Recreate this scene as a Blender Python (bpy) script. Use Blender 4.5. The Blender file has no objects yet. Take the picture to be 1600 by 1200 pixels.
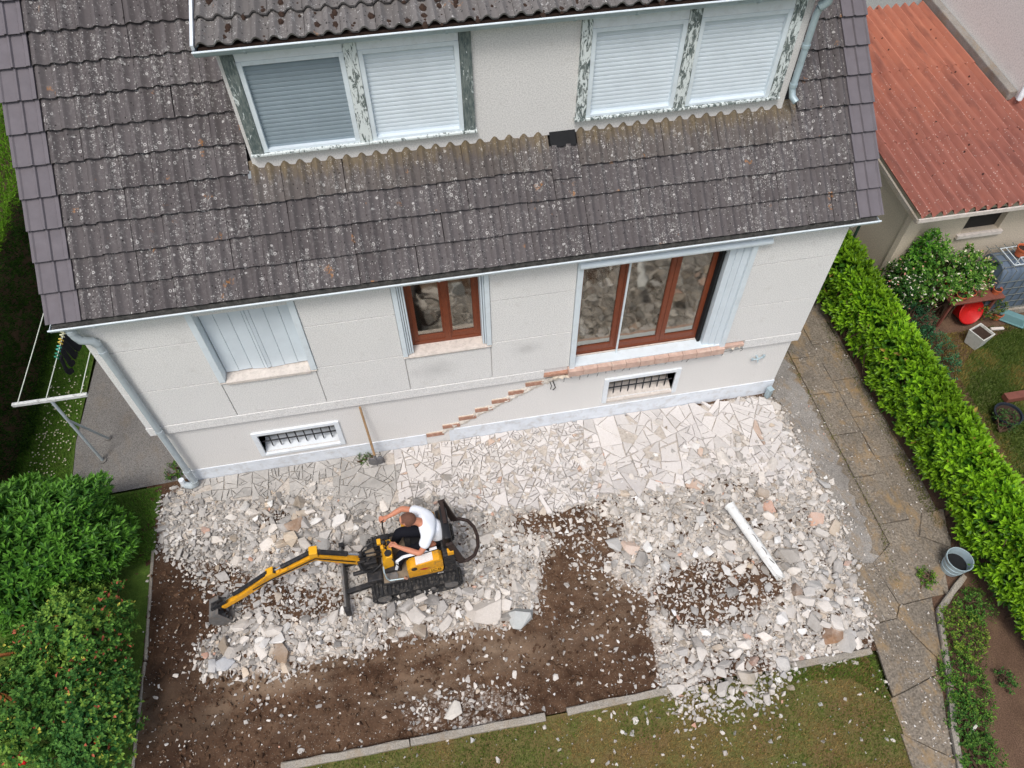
import bpy, bmesh, math, random
import numpy as np
from mathutils import Vector, Matrix, noise as mnoise

random.seed(7); rng = np.random.default_rng(7)
scene = bpy.context.scene
COL = scene.collection

# ---------------------------------------------------------------- camera
FPX = 1150.2253
CAM = np.array([3.78092, -6.17792, 9.48158])
_p, _y, _r = [math.radians(a) for a in (-52.90566, 9.69814, -0.69131)]
FWD = np.array([math.sin(_y)*math.cos(_p), math.cos(_y)*math.cos(_p), math.sin(_p)])
RGT = np.array([math.cos(_y), -math.sin(_y), 0.0])
UPV = np.cross(RGT, FWD)
RGT, UPV = RGT*math.cos(_r)+UPV*math.sin(_r), -RGT*math.sin(_r)+UPV*math.cos(_r)
cd = bpy.data.cameras.new('camera'); cam = bpy.data.objects.new('camera', cd); COL.objects.link(cam)
cd.sensor_fit = 'HORIZONTAL'; cd.sensor_width = 36.0; cd.lens = FPX/1600*36.0
cd.clip_start = 0.1; cd.clip_end = 2000
cam.matrix_world = Matrix([[RGT[0], UPV[0], -FWD[0], CAM[0]], [RGT[1], UPV[1], -FWD[1], CAM[1]],
                           [RGT[2], UPV[2], -FWD[2], CAM[2]], [0, 0, 0, 1]])
scene.camera = cam

# ---------------------------------------------------------------- sky, sun, exposure (soft overcast)
SUN_EL, SUN_AZ = math.radians(62), math.radians(205)      # azimuth clockwise from +Y
world = bpy.data.worlds.new('World'); scene.world = world; world.use_nodes = True
wn = world.node_tree.nodes; wl = world.node_tree.links
for n in list(wn): wn.remove(n)
sky = wn.new('ShaderNodeTexSky'); sky.sky_type = 'NISHITA'; sky.sun_disc = False
sky.sun_elevation = SUN_EL; sky.sun_rotation = SUN_AZ; sky.air_density = 1.0; sky.dust_density = 4.0; sky.ozone_density = 1.0
bg = wn.new('ShaderNodeBackground'); bg.inputs['Strength'].default_value = 0.135
hs = wn.new('ShaderNodeHueSaturation'); hs.inputs['Saturation'].default_value = 0.85
wo = wn.new('ShaderNodeOutputWorld')
wl.new(sky.outputs[0], hs.inputs['Color']); wl.new(hs.outputs[0], bg.inputs['Color']); wl.new(bg.outputs[0], wo.inputs['Surface'])
sd = bpy.data.lights.new('sun', 'SUN'); sd.energy = 1.5; sd.angle = math.radians(16); sd.color = (1.0, 0.985, 0.965)
sun = bpy.data.objects.new('sun', sd); COL.objects.link(sun)
_sd = Vector((math.sin(SUN_AZ)*math.cos(SUN_EL), math.cos(SUN_AZ)*math.cos(SUN_EL), math.sin(SUN_EL)))
sun.rotation_euler = _sd.to_track_quat('Z', 'Y').to_euler(); sun.location = (0, -20, 30)
vs = scene.view_settings; vs.view_transform = 'Standard'; vs.look = 'None'; vs.gamma = 1.0; vs.use_curve_mapping = False
vs.exposure = 0.22

# ---------------------------------------------------------------- helpers
def U(px, py, z=0.0, axis=2):
    """a pixel of the 1600x1200 photograph -> the point of the place on the plane (axis = z)"""
    d = RGT*(px-800)/FPX + UPV*(600-py)/FPX + FWD
    t = (z-CAM[axis])/d[axis]; q = CAM+t*d
    return Vector((float(q[0]), float(q[1]), float(q[2])))
def lin(c):
    return tuple(((v/255)/12.92 if v/255 <= 0.04045 else ((v/255+0.055)/1.055)**2.4) for v in c)
def inpoly(P, poly):
    x, y = P[:, 0], P[:, 1]; ins = np.zeros(len(P), bool); n = len(poly)
    for i in range(n):
        x0, y0 = poly[i][:2]; x1, y1 = poly[(i+1) % n][:2]
        if y0 == y1: continue
        c = ((y0 > y) != (y1 > y)) & (x < (x1-x0)*(y-y0)/(y1-y0)+x0)
        ins ^= c
    return ins
def pxpoly(pts, z=0.0): return [U(a, b, z)[:2] for a, b in pts]
_G = np.random.default_rng(3).random((256, 256))
def vnoise(x, y):
    xi = np.floor(x).astype(int); yi = np.floor(y).astype(int); fx = x-xi; fy = y-yi
    fx = fx*fx*(3-2*fx); fy = fy*fy*(3-2*fy)
    a = _G[xi % 256, yi % 256]; b = _G[(xi+1) % 256, yi % 256]; c = _G[xi % 256, (yi+1) % 256]; d = _G[(xi+1) % 256, (yi+1) % 256]
    return (a*(1-fx)+b*fx)*(1-fy)+(c*(1-fx)+d*fx)*fy-0.5
def fbm(x, y, o=4):
    s = 0; a = 1.0; f = 1.0
    for i in range(o): s = s+a*vnoise(x*f+17.3*i, y*f+5.1*i); a *= .5; f *= 2.03
    return s

ROOT = {}; LOCAL = set()
def tag(o, label=None, cat=None, group=None, kind=None):
    if label: o['label'] = label
    if cat: o['category'] = cat
    if group: o['group'] = group
    if kind: o['kind'] = kind
    return o
def thing(name, label, cat, loc=(0, 0, 0), rz=0.0, group=None, local=False):
    o = bpy.data.objects.new(name, None); COL.objects.link(o); o.empty_display_size = 0.2
    o.location = loc; o.rotation_euler = (0, 0, rz)
    ROOT[o.name] = Matrix.Translation(Vector(loc)) @ Matrix.Rotation(rz, 4, 'Z')
    if local: LOCAL.add(o.name)
    return tag(o, label, cat, group)
def rootof(o):
    while o.parent: o = o.parent
    return o
def link(name, me, mat, parent=None):
    o = bpy.data.objects.new(name, me); COL.objects.link(o)
    if mat is not None and not me.materials: me.materials.append(mat)
    if parent is not None:
        o.parent = parent; r = rootof(parent)
        if r.name in ROOT and r.name not in LOCAL: me.transform(ROOT[r.name].inverted())
    return o
def npmesh(name, V, F, col=None, smooth=False):
    """V (n,3), F (m,k) of equal-sized faces, optional colours per vertex"""
    V = np.asarray(V, np.float32); F = np.asarray(F, np.int32); m, k = F.shape
    me = bpy.data.meshes.new(name); me.vertices.add(len(V)); me.vertices.foreach_set('co', V.ravel())
    me.loops.add(m*k); me.loops.foreach_set('vertex_index', F.ravel())
    me.polygons.add(m); me.polygons.foreach_set('loop_start', np.arange(0, m*k, k, dtype=np.int32))
    me.polygons.foreach_set('loop_total', np.full(m, k, np.int32))
    me.polygons.foreach_set('use_smooth', np.full(m, smooth, bool))
    if col is not None:
        a = me.attributes.new('Col', 'FLOAT_COLOR', 'POINT')
        c = np.ones((len(V), 4), np.float32); c[:, :3] = col; a.data.foreach_set('color', c.ravel())
    me.update(calc_edges=True); me.validate()
    return me
class MB:
    def __init__(s): s.v = []; s.f = []
    def add(s, vs, fs):
        b = len(s.v); s.v += [tuple(v) for v in vs]; s.f += [tuple(b+i for i in f) for f in fs]; return s
    BF = [(0, 3, 2, 1), (4, 5, 6, 7), (0, 1, 5, 4), (1, 2, 6, 5), (2, 3, 7, 6), (3, 0, 4, 7)]
    def box(s, x0, x1, y0, y1, z0, z1):
        return s.add([(x0, y0, z0), (x1, y0, z0), (x1, y1, z0), (x0, y1, z0), (x0, y0, z1), (x1, y0, z1), (x1, y1, z1), (x0, y1, z1)], s.BF)
    def obox(s, c, size, R=None):
        R = R or Matrix.Identity(3); c = Vector(c); h = Vector(size)/2
        vs = [c+R @ Vector((a*h.x, b*h.y, d*h.z)) for d in (-1, 1) for a, b in ((-1, -1), (1, -1), (1, 1), (-1, 1))]
        return s.add(vs, s.BF)
    def beam(s, p0, p1, w, h, up=(0, 0, 1)):
        p0 = Vector(p0); p1 = Vector(p1); d = (p1-p0); L = d.length; d.normalize()
        sd = d.cross(Vector(up)); 
        if sd.length < 1e-4: sd = d.cross(Vector((1, 0, 0)))
        sd.normalize(); u = sd.cross(d)
        R = Matrix((d, sd, u)).transposed()
        return s.obox((p0+p1)/2, (L, w, h), R)
    def cyl(s, p0, p1, r0, r1=None, n=12, caps=True):
        r1 = r0 if r1 is None else r1
        p0 = Vector(p0); p1 = Vector(p1); d = (p1-p0).normalized()
        a = d.orthogonal().normalized(); b = d.cross(a)
        vs = []
        for p, r in ((p0, r0), (p1, r1)):
            vs += [p+a*math.cos(2*math.pi*i/n)*r+b*math.sin(2*math.pi*i/n)*r for i in range(n)]
        fs = [(i, (i+1) % n, n+(i+1) % n, n+i) for i in range(n)]
        if caps: fs += [tuple(range(n-1, -1, -1)), tuple(range(n, 2*n))]
        return s.add(vs, fs)
    def tube(s, pts, r, n=8, caps=True):
        pts = [Vector(p) for p in pts]; rs = r if isinstance(r, (list, tuple)) else [r]*len(pts)
        vs = []; a = None
        for i, p in enumerate(pts):
            d = (pts[min(i+1, len(pts)-1)]-pts[max(i-1, 0)]).normalized()
            if a is None: a = d.orthogonal().normalized()
            a = (a-d*a.dot(d)).normalized(); b = d.cross(a)
            vs += [p+a*math.cos(2*math.pi*k/n)*rs[i]+b*math.sin(2*math.pi*k/n)*rs[i] for k in range(n)]
        fs = []
        for i in range(len(pts)-1):
            for k in range(n): fs.append((i*n+k, i*n+(k+1) % n, (i+1)*n+(k+1) % n, (i+1)*n+k))
        if caps: fs += [tuple(range(n-1, -1, -1)), tuple((len(pts)-1)*n+k for k in range(n))]
        return s.add(vs, fs)
    def prism(s, poly, fn, w0, w1):
        """polygon (u,v) swept from w0 to w1; fn(u,v,w) -> xyz"""
        n = len(poly); vs = [fn(u, v, w0) for u, v in poly]+[fn(u, v, w1) for u, v in poly]
        fs = [(i, (i+1) % n, n+(i+1) % n, n+i) for i in range(n)]+[tuple(range(n-1, -1, -1)), tuple(range(n, 2*n))]
        return s.add(vs, fs)
    def lathe(s, prof, c=(0, 0, 0), n=20, closed=False):
        vs = []; fs = []
        for r, z in prof: vs += [(c[0]+r*math.cos(2*math.pi*k/n), c[1]+r*math.sin(2*math.pi*k/n), c[2]+z) for k in range(n)]
        for i in range(len(prof)-1):
            for k in range(n): fs.append((i*n+k, i*n+(k+1) % n, (i+1)*n+(k+1) % n, (i+1)*n+k))
        return s.add(vs, fs)
    def build(s, name, mat, parent=None, bevel=0, smooth=False, kind=None, fixn=True):
        me = bpy.data.meshes.new(name); me.from_pydata(s.v, [], s.f)
        if bevel or fixn:
            bm = bmesh.new(); bm.from_mesh(me)
            if fixn: bmesh.ops.recalc_face_normals(bm, faces=bm.faces)
            if bevel:
                es = [e for e in bm.edges if len(e.link_faces) == 2 and e.calc_face_angle(0) > 0.6]
                bmesh.ops.bevel(bm, geom=es, offset=bevel, segments=2, affect='EDGES', profile=0.6, clamp_overlap=True)
            bm.to_mesh(me); bm.free()
        if smooth:
            me.polygons.foreach_set('use_smooth', [True]*len(me.polygons))
            try: me.set_sharp_from_angle(angle=math.radians(40))
            except Exception: pass
        o = link(name, me, mat, parent)
        if kind: o['kind'] = kind
        return o
def rotz3(a): return Matrix.Rotation(a, 3, 'Z')

# ---------------------------------------------------------------- materials
class NT:
    def __init__(s, name, rough=0.85, spec=0.3):
        s.m = bpy.data.materials.new(name); s.m.use_nodes = True; s.t = s.m.node_tree
        s.b = s.t.nodes['Principled BSDF']; s.b.inputs['Roughness'].default_value = rough
        s.b.inputs['Specular IOR Level'].default_value = spec
        g = s.n('ShaderNodeNewGeometry'); s.pos = g.outputs['Position']
    def n(s, t, **k):
        x = s.t.nodes.new(t)
        for a, v in k.items(): setattr(x, a, v)
        return x
    def l(s, a, b): s.t.links.new(a, b)
    def inp(s, node, key, v):
        if v is None: return
        if hasattr(v, 'is_output') or isinstance(v, bpy.types.NodeSocket): s.l(v, node.inputs[key])
        else: node.inputs[key].default_value = v
    def scale(s, sx, sy, sz, vec=None, off=(0, 0, 0)):
        x = s.n('ShaderNodeMapping'); s.l(vec or s.pos, x.inputs[0]); x.inputs['Scale'].default_value = (sx, sy, sz); x.inputs['Location'].default_value = off
        return x.outputs[0]
    def noise(s, sc, det=4, ro=.6, vec=None, dist=0.0):
        x = s.n('ShaderNodeTexNoise'); s.l(vec or s.pos, x.inputs['Vector'])
        x.inputs['Scale'].default_value = sc; x.inputs['Detail'].default_value = det; x.inputs['Roughness'].default_value = ro; x.inputs['Distortion'].default_value = dist
        return x.outputs['Fac']
    def voro(s, sc, feat='F1', vec=None, rnd=1.0):
        x = s.n('ShaderNodeTexVoronoi', feature=feat); s.l(vec or s.pos, x.inputs['Vector']); x.inputs['Scale'].default_value = sc; x.inputs['Randomness'].default_value = rnd
        return x.outputs['Distance'], (x.outputs['Color'] if feat != 'DISTANCE_TO_EDGE' else None)
    def ramp(s, f, stops, interp='LINEAR'):
        x = s.n('ShaderNodeValToRGB'); s.l(f, x.inputs[0]); r = x.color_ramp; r.interpolation = interp
        while len(r.elements) < len(stops): r.elements.new(0.5)
        for e, (p, c) in zip(r.elements, stops):
            e.position = p; e.color = (c, c, c, 1) if isinstance(c, (int, float)) else (*c[:3], 1)
        return x.outputs[0]
    def mix(s, f, a, b, mode='MIX'):
        x = s.n('ShaderNodeMix', data_type='RGBA', blend_type=mode)
        s.inp(x, 0, f); 
        for i, v in ((6, a), (7, b)):
            if isinstance(v, tuple): v = (*v[:3], 1)
            s.inp(x, i, v)
        return x.outputs[2]
    def math(s, op, a, b=0.0, clamp=False):
        x = s.n('ShaderNodeMath', operation=op, use_clamp=clamp); s.inp(x, 0, a); s.inp(x, 1, b); return x.outputs[0]
    def attr(s, name='Col'):
        x = s.n('ShaderNodeAttribute', attribute_name=name); return x.outputs['Color'], x.outputs['Fac']
    def rand(s): return s.n('ShaderNodeObjectInfo').outputs['Random']
    def color(s, c):
        if isinstance(c, tuple): c = (*c[:3], 1)
        s.inp(s.b, 'Base Color', c); return s
    def rough(s, v): s.inp(s.b, 'Roughness', v); return s
    def bump(s, h, st=.4, d=.01):
        x = s.n('ShaderNodeBump'); s.l(h, x.inputs['Height']); x.inputs['Strength'].default_value = st; x.inputs['Distance'].default_value = d
        s.l(x.outputs[0], s.b.inputs['Normal']); return s

MT = {}
def simple(key, rgb, rough=.7, var=.12, sc=8, spec=.3, metal=0.0, bump=0.0, bsc=60, dirt=None, dirt_amt=.5):
    """painted / plain surface: base colour with soft uneven wear, optional dirt blotches and fine relief"""
    t = NT(key, rough, spec); c = lin(rgb)
    f = t.noise(sc, 5, .65)
    col = t.mix(t.ramp(f, [(.3, 0.0), (.7, 1.0)]), tuple(v*(1-var) for v in c), tuple(min(1, v*(1+var)) for v in c))
    if dirt:
        g = t.ramp(t.noise(sc*1.7, 6, .7, t.scale(1, 1, 1, off=(3, 7, 1))), [(.5, 0.0), (.68, dirt_amt)])
        col = t.mix(g, col, lin(dirt))
    t.color(col); t.b.inputs['Metallic'].default_value = metal
    if bump: t.bump(t.noise(bsc, 3), bump, .004)
    MT[key] = t.m; return t.m
# ================================================================ materials of the house
def stucco(key, rgb, gsc=75, bst=.75):
    t = NT(key, .92, .15); c = lin(rgb)
    grain = t.noise(gsc, 2, .5); big = t.noise(1.1, 4, .6); mid = t.noise(6, 5, .65)
    col = t.mix(t.ramp(grain, [(.33, 0.0), (.62, 1.0)]), tuple(v*.80 for v in c), tuple(min(1, v*1.07) for v in c))
    col = t.mix(t.ramp(big, [(.35, 0.0), (.75, .35)]), col, tuple(v*.84 for v in c))
    col = t.mix(t.ramp(mid, [(.6, 0.0), (.8, .3)]), col, lin((168, 162, 152)))
    if key == 'panel':                                   # two sooty smudges below the small window
        for cx_, cz_, rr in ((5.01, 1.99, .30), (3.8, 1.82, .34)):
            vd = t.n('ShaderNodeVectorMath', operation='DISTANCE'); t.l(t.scale(.6, 0, 1), vd.inputs[0]); vd.inputs[1].default_value = (cx_*.6, 0, cz_)
            sm_ = t.math('MULTIPLY', t.ramp(t.math('ADD', vd.outputs['Value'], t.math('MULTIPLY', t.noise(5, 4, .6), .25)), [(.12, .26), (rr, 0.0)]), 1.0); col = t.mix(sm_, col, lin((120, 118, 116)))
    t.color(col); t.bump(grain, bst, .006); MT[key] = t.m
stucco('panel', (231, 230, 227)); stucco('stucco_low', (230, 228, 224), 80, .3); stucco('stucco_dormer', (222, 220, 217), 70, .3)
stucco('neighbour_wall', (240, 237, 232), 40, .25); stucco('shed_wall', (205, 192, 172), 50, .35)
simple('plinth', (222, 228, 234), .8, .08, 5, bump=.3, bsc=40, dirt=(178, 172, 165), dirt_amt=.45)
simple('white_paint', (226, 232, 236), .5, .05, 6, dirt=(190, 190, 186), dirt_amt=.3)
simple('white_metal', (219, 229, 234), .42, .05, 5, spec=.5, dirt=(185, 190, 190), dirt_amt=.25)
simple('shutter_white', (212, 222, 228), .5, .05, 4)
simple('shutter_grey', (138, 152, 160), .5, .06, 4)
simple('shutter_grey_end', (120, 133, 142), .5, .06, 4)
simple('stone_sill', (212, 203, 194), .85, .12, 12, bump=.3, bsc=70, dirt=(160, 152, 142), dirt_amt=.5)
simple('brick_pink', (198, 168, 153), .85, .14, 9, bump=.4, bsc=70, dirt=(222, 205, 190), dirt_amt=.55)
simple('brick_red', (170, 128, 108), .88, .18, 14, bump=.4, bsc=70, dirt=(215, 190, 170), dirt_amt=.4)
simple('mortar', (214, 202, 184), .95, .2, 18, bump=.9, bsc=45, dirt=(165, 150, 130), dirt_amt=.6)
simple('scar', (216, 209, 198), .95, .15, 22, bump=.9, bsc=45, dirt=(176, 162, 144), dirt_amt=.5)
simple('black_iron', (38, 40, 44), .55, .2, 20, spec=.4)
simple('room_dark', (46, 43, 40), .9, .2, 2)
simple('felt_black', (26, 27, 29), .8, .2, 20)
simple('zinc', (172, 190, 196), .45, .08, 3, spec=.5, metal=.25, dirt=(140, 150, 150), dirt_amt=.4)
simple('grey_pipe', (176, 186, 190), .5, .06, 4, dirt=(150, 152, 150), dirt_amt=.4)
simple('wire', (60, 58, 56), .6, .2, 20)
simple('gutter_debris', (92, 90, 86), .95, .35, 25, bump=.8, bsc=60, dirt=(36, 36, 34), dirt_amt=.8)
# varnished wood
t = NT('wood_brown', .42, .4); g = t.noise(30, 4, .6, t.scale(8, 8, .6)); t.color(t.mix(t.ramp(g, [(.3, 0.0), (.7, 1.0)]), lin((98, 48, 30)), lin((138, 72, 44)))); MT['wood_brown'] = t.m
# peeling timber: dark grey-green weathered wood with flakes of white paint left on it
def peeling(key, white):
    t = NT(key, .85, .2)
    g = t.noise(15, 6, .75, t.scale(1.6, 1.6, .5), .8); h = t.noise(45, 3, .6, t.scale(1, 1, .3))
    wood = t.mix(t.ramp(h, [(.35, 0.0), (.65, 1.0)]), lin((84, 96, 95)), lin((124, 132, 128)))
    m = t.ramp(g, [(white-.015, 0.0), (white+.015, 1.0)])
    t.color(t.mix(m, wood, lin((219, 226, 224)))); t.bump(m, .5, .004); MT[key] = t.m
peeling('peel_dark', .60); peeling('peel_mid', .50); peeling('peel_white', .44)
# glass: dark room behind, mirror of the yard in front
t = NT('glass', .05, .5); t.color(lin((22, 22, 20)))
gl = t.n('ShaderNodeBsdfGlossy'); gl.inputs['Roughness'].default_value = .055; gl.inputs['Color'].default_value = (.86, .82, .74, 1)
bmp = t.n('ShaderNodeBump'); bmp.inputs['Strength'].default_value = .22; bmp.inputs['Distance'].default_value = .03; t.l(t.noise(2.2, 2, .5), bmp.inputs['Height']); t.l(bmp.outputs[0], gl.inputs['Normal'])
tr = t.n('ShaderNodeBsdfTransparent'); tr.inputs[0].default_value = (.55, .58, .55, 1)
mx = t.n('ShaderNodeMixShader'); mx.inputs[0].default_value = .36
t.l(tr.outputs[0], mx.inputs[1]); t.l(gl.outputs[0], mx.inputs[2])
t.l(mx.outputs[0], t.t.nodes['Material Output'].inputs['Surface']); MT['glass'] = t.m

def tile_mat(key, base, base2, lich=1.0, ochre=0.0, dark=1.0):
    """weathered concrete tile: per-tile tone, pale lichen rosettes and crusts, black specks, orange patches"""
    t = NT(key, .93, .15)
    r = t.rand(); n1 = t.noise(55, 4, .65); n2 = t.noise(2.2, 4, .6)
    col = t.mix(r, lin(base), lin(base2))
    col = t.mix(t.ramp(n1, [(.3, .35), (.7, 0.0)]), col, tuple(v*.55 for v in lin(base)))
    # streaky zones where lichen is thick
    st = t.noise(5.5, 4, .65, t.scale(2.2, .55, .55)); zone = t.math('MULTIPLY', t.ramp(st, [(.42, .16), (.62, 1.0)]), t.ramp(n2, [(.38, .25), (.6, 1.0)]))
    d1, c1 = t.voro(46); sp = t.ramp(t.math('ADD', d1, t.math('MULTIPLY', t.noise(90, 2), .25)), [(.34, 1.0), (.44, 0.0)])
    sep = t.n('ShaderNodeSeparateColor'); t.l(c1, sep.inputs[0])
    on = t.math('LESS_THAN', sep.outputs[0], t.math('MULTIPLY', zone, .80*lich))
    col = t.mix(t.math('MULTIPLY', t.math('MULTIPLY', sp, on), .8), col, lin((182, 180, 176)))
    # rings
    d2, c2 = t.voro(17, vec=t.scale(1, 1, 1, off=(4.2, 1.7, .3))); ring = t.ramp(d2, [(.14, 0.0), (.2, 1.0), (.27, 1.0), (.33, 0.0)])
    sep2 = t.n('ShaderNodeSeparateColor'); t.l(c2, sep2.inputs[0]); on2 = t.math('LESS_THAN', sep2.outputs[1], t.math('MULTIPLY', zone, .34*lich))
    col = t.mix(t.math('MULTIPLY', t.math('MULTIPLY', ring, on2), .75), col, lin((196, 194, 190)))
    # crust
    cr = t.ramp(t.noise(26, 5, .75), [(.52, 0.0), (.64, 1.0)])
    col = t.mix(t.math('MULTIPLY', t.math('MULTIPLY', cr, zone), .75*lich), col, lin((158, 157, 153)))
    # black specks
    d3, c3 = t.voro(30, vec=t.scale(1, 1, 1, off=(9, 2, 5))); sep3 = t.n('ShaderNodeSeparateColor'); t.l(c3, sep3.inputs[0])
    bk = t.math('MULTIPLY', t.ramp(d3, [(.22, 1.0), (.32, 0.0)]), t.math('LESS_THAN', sep3.outputs[2], .13*dark))
    col = t.mix(t.math('MULTIPLY', bk, .85), col, lin((40, 38, 37)))
    # orange lichen, few
    o1 = t.math('MULTIPLY', t.ramp(t.noise(4.6, 2, .5, t.scale(1, 1, 1, off=(1, 6, 2))), [(.69, 0.0), (.73, 1.0)]), t.ramp(t.noise(40, 3), [(.45, 0.0), (.6, 1.0)]))
    col = t.mix(t.math('MULTIPLY', o1, .65), col, lin((176, 122, 66)))
    if ochre:                                        # moss stain where water drips off the dormer foot
        sx_ = t.n('ShaderNodeSeparateXYZ'); t.l(t.pos, sx_.inputs[0]); mr = t.n('ShaderNodeMapRange'); t.l(t.math('ADD', sx_.outputs[2], t.math('MULTIPLY', t.math('SUBTRACT', t.noise(9, 4, .7, t.scale(2.5, .5, .5)), .5), .32)), mr.inputs[0]); mr.inputs[1].default_value = 4.50; mr.inputs[2].default_value = 4.62
        col = t.mix(t.math('MULTIPLY', mr.outputs[0], ochre), col, t.mix(t.noise(5, 3), lin((96, 84, 62)), lin((138, 118, 74))))
    t.color(col); t.bump(t.math('ADD', n1, t.math('MULTIPLY', sp, .3)), .5, .004); MT[key] = t.m
tile_mat('tile', (101, 96, 96), (88, 83, 83), 1.3); tile_mat('tile_top', (104, 98, 95), (93, 87, 84), 1.25, .5); tile_mat('tile_dormer', (122, 118, 115), (108, 104, 101), .9, 0, 2.0)
simple('verge', (107, 102, 106), .85, .10, 6, bump=.25, bsc=120, dirt=(104, 97, 100), dirt_amt=.4)
simple('moss', (58, 44, 36), .98, .4, 40, bump=.9, bsc=120)

# ================================================================ the house
house = thing('house', 'cream rendered house with grey tiled roof and wide dormer above the rubble yard', 'house')
W = 9.0; RD = 8.4                                     # width, depth
ZB, ZT = 1.307, 3.60
WIN = dict(s=(1.13, 2.33, 2.19, 3.36), q=(3.424, 4.566, 2.18, 3.40), b=(5.636, 7.887, 1.377, 3.38))
CEL = dict(c=(1.15, 2.355, .378, .952), e=(6.203, 7.364, .411, .988))
def wall_with_holes(mb, x0, x1, z0, z1, y0, y1, holes):
    xs = sorted({x0, x1, *[h[0] for h in holes], *[h[1] for h in holes]})
    for a, b in zip(xs[:-1], xs[1:]):
        hs_ = sorted([(h[2], h[3]) for h in holes if h[0] <= a+1e-6 and h[1] >= b-1e-6]); z = z0
        for h0, h1 in hs_:
            if h0 > z: mb.box(a, b, y0, y1, z, h0)
            z = h1
        if z < z1: mb.box(a, b, y0, y1, z, z1)
# basement wall, front
m = MB(); wall_with_holes(m, 0, W, -.3, ZB-.002, 0, .28, [(h[0]+.07, h[1]-.07, h[2]+.06, h[3]-.06) for h in CEL.values()])
bw = m.build('basement_wall', MT['stucco_low'], house)
m = MB(); m.box(-.006, 3.52, -.012, .0, -.05, .27).box(3.87, W+.006, -.012, .0, -.05, .30)
m.build('plinth', MT['plinth'], house)
# upper wall: backing and the cast panels in front of it
m = MB(); wall_with_holes(m, -.03, W+.03, ZB, ZT, -.028, .28, list(WIN.values())); m.build('upper_wall', MT['panel'], house)
m = MB(); m.box(-.05, 5.28, -.060, -.028, ZB-.004, 1.468); m.build('band_course', MT['panel'], house, bevel=.004)
m = MB(); m.box(8.20, W+.05, -.060, -.028, ZB-.004, 1.468); m.build('band_course', MT['panel'], house, bevel=.004)
J = .0062
rows = [(1.475, 2.205), (2.205, 2.975), (2.975, ZT)]
segs = {0: [(-.045, 1.135), (1.135, 2.31), (2.31, 3.435), (3.435, 4.555), (4.555, 5.636), (7.887, W+.045)],
        1: [(-.045, 1.13), (2.33, 3.424), (4.566, 5.636), (7.887, W+.045)], 2: [(-.045, 1.13), (2.33, 3.424), (4.566, 5.636), (7.887, W+.045)]}
for ri, (z0, z1) in enumerate(rows):
    for a, b in segs[ri]:
        top = z1
        if ri == 0 and (abs(a-1.135) < .01): top = 2.19
        if ri == 0 and (abs(a-3.435) < .01): top = 2.18
        m = MB(); m.box(a+J, b-J, -.052-random.uniform(0, .004), -.026, z0+J, top-J); m.build('wall_panel', MT['panel'], house, bevel=.0012)
# side and back walls, floors
m = MB(); m.box(0, .28, .285, RD, -.3, ZT+.4); m.box(W-.28, W, .285, RD, -.3, ZT+.4); m.box(.28, W-.28, RD-.28, RD, -.3, ZT+.4)
for X0 in (0.002, W-.282):                              # gables
    m.prism([(.29, ZT+.38), (RD-.02, ZT+.38), (RD/2, ZT+.38+(RD/2-.3)*.92)], lambda u, v, w: (w, u, v), X0, X0+.28)
m.build('side_walls', MT['panel'], house)
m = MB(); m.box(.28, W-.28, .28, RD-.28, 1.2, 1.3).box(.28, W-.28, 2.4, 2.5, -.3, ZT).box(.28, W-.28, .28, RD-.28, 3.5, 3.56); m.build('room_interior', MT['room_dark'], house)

# ---- roof
EY, EZ = -.2086, 3.7064; SL = .32617; SV = Vector((0, .7339, .6793)); NV = Vector((0, -.6793, .7339))
RX0, RX1 = -.179, 9.272; VL, VR = .37, .27; NC = 27; TW = (RX1-VR-(RX0+VL))/NC
PITCH = math.atan2(SV.z, SV.y)
roof = MB(); ridge = SV*( (RD/2+.21)/SV.y )
e0 = Vector((0, EY+.06, EZ-.100)); r0 = e0+ridge
DX0, DX1, DY, = 2.2, 8.17, .815
def slab(mb, x0, x1, a, b, th=.03):
    n = (b-a).cross(Vector((1, 0, 0))).normalized()*-1
    if n.z > 0: n = -n
    mb.add([(x0, a.y, a.z), (x1, a.y, a.z), (x1, b.y, b.z), (x0, b.y, b.z)]+[(x, p.y+n.y*th, p.z+n.z*th) for x, p in ((x0, a), (x1, a), (x1, b), (x0, b))], MB.BF)
slab(roof, RX0+.05, RX1-.05, e0, r0)
back = Vector((0, RD+.25, EZ-.10)); slab(roof, RX0+.05, RX1-.05, back, r0)
roof = roof.build('roof', MT['felt_black'], house)
def tile_profile(k, two=True):                        # height across the tile: two rounded rolls, flat pans
    x = k % 1.0; p = (x*2) % 1.0
    return .047*max(0.0, math.sin(math.pi*min(1, p/.66)))**1.15 if p < .66 else 0.0
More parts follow.
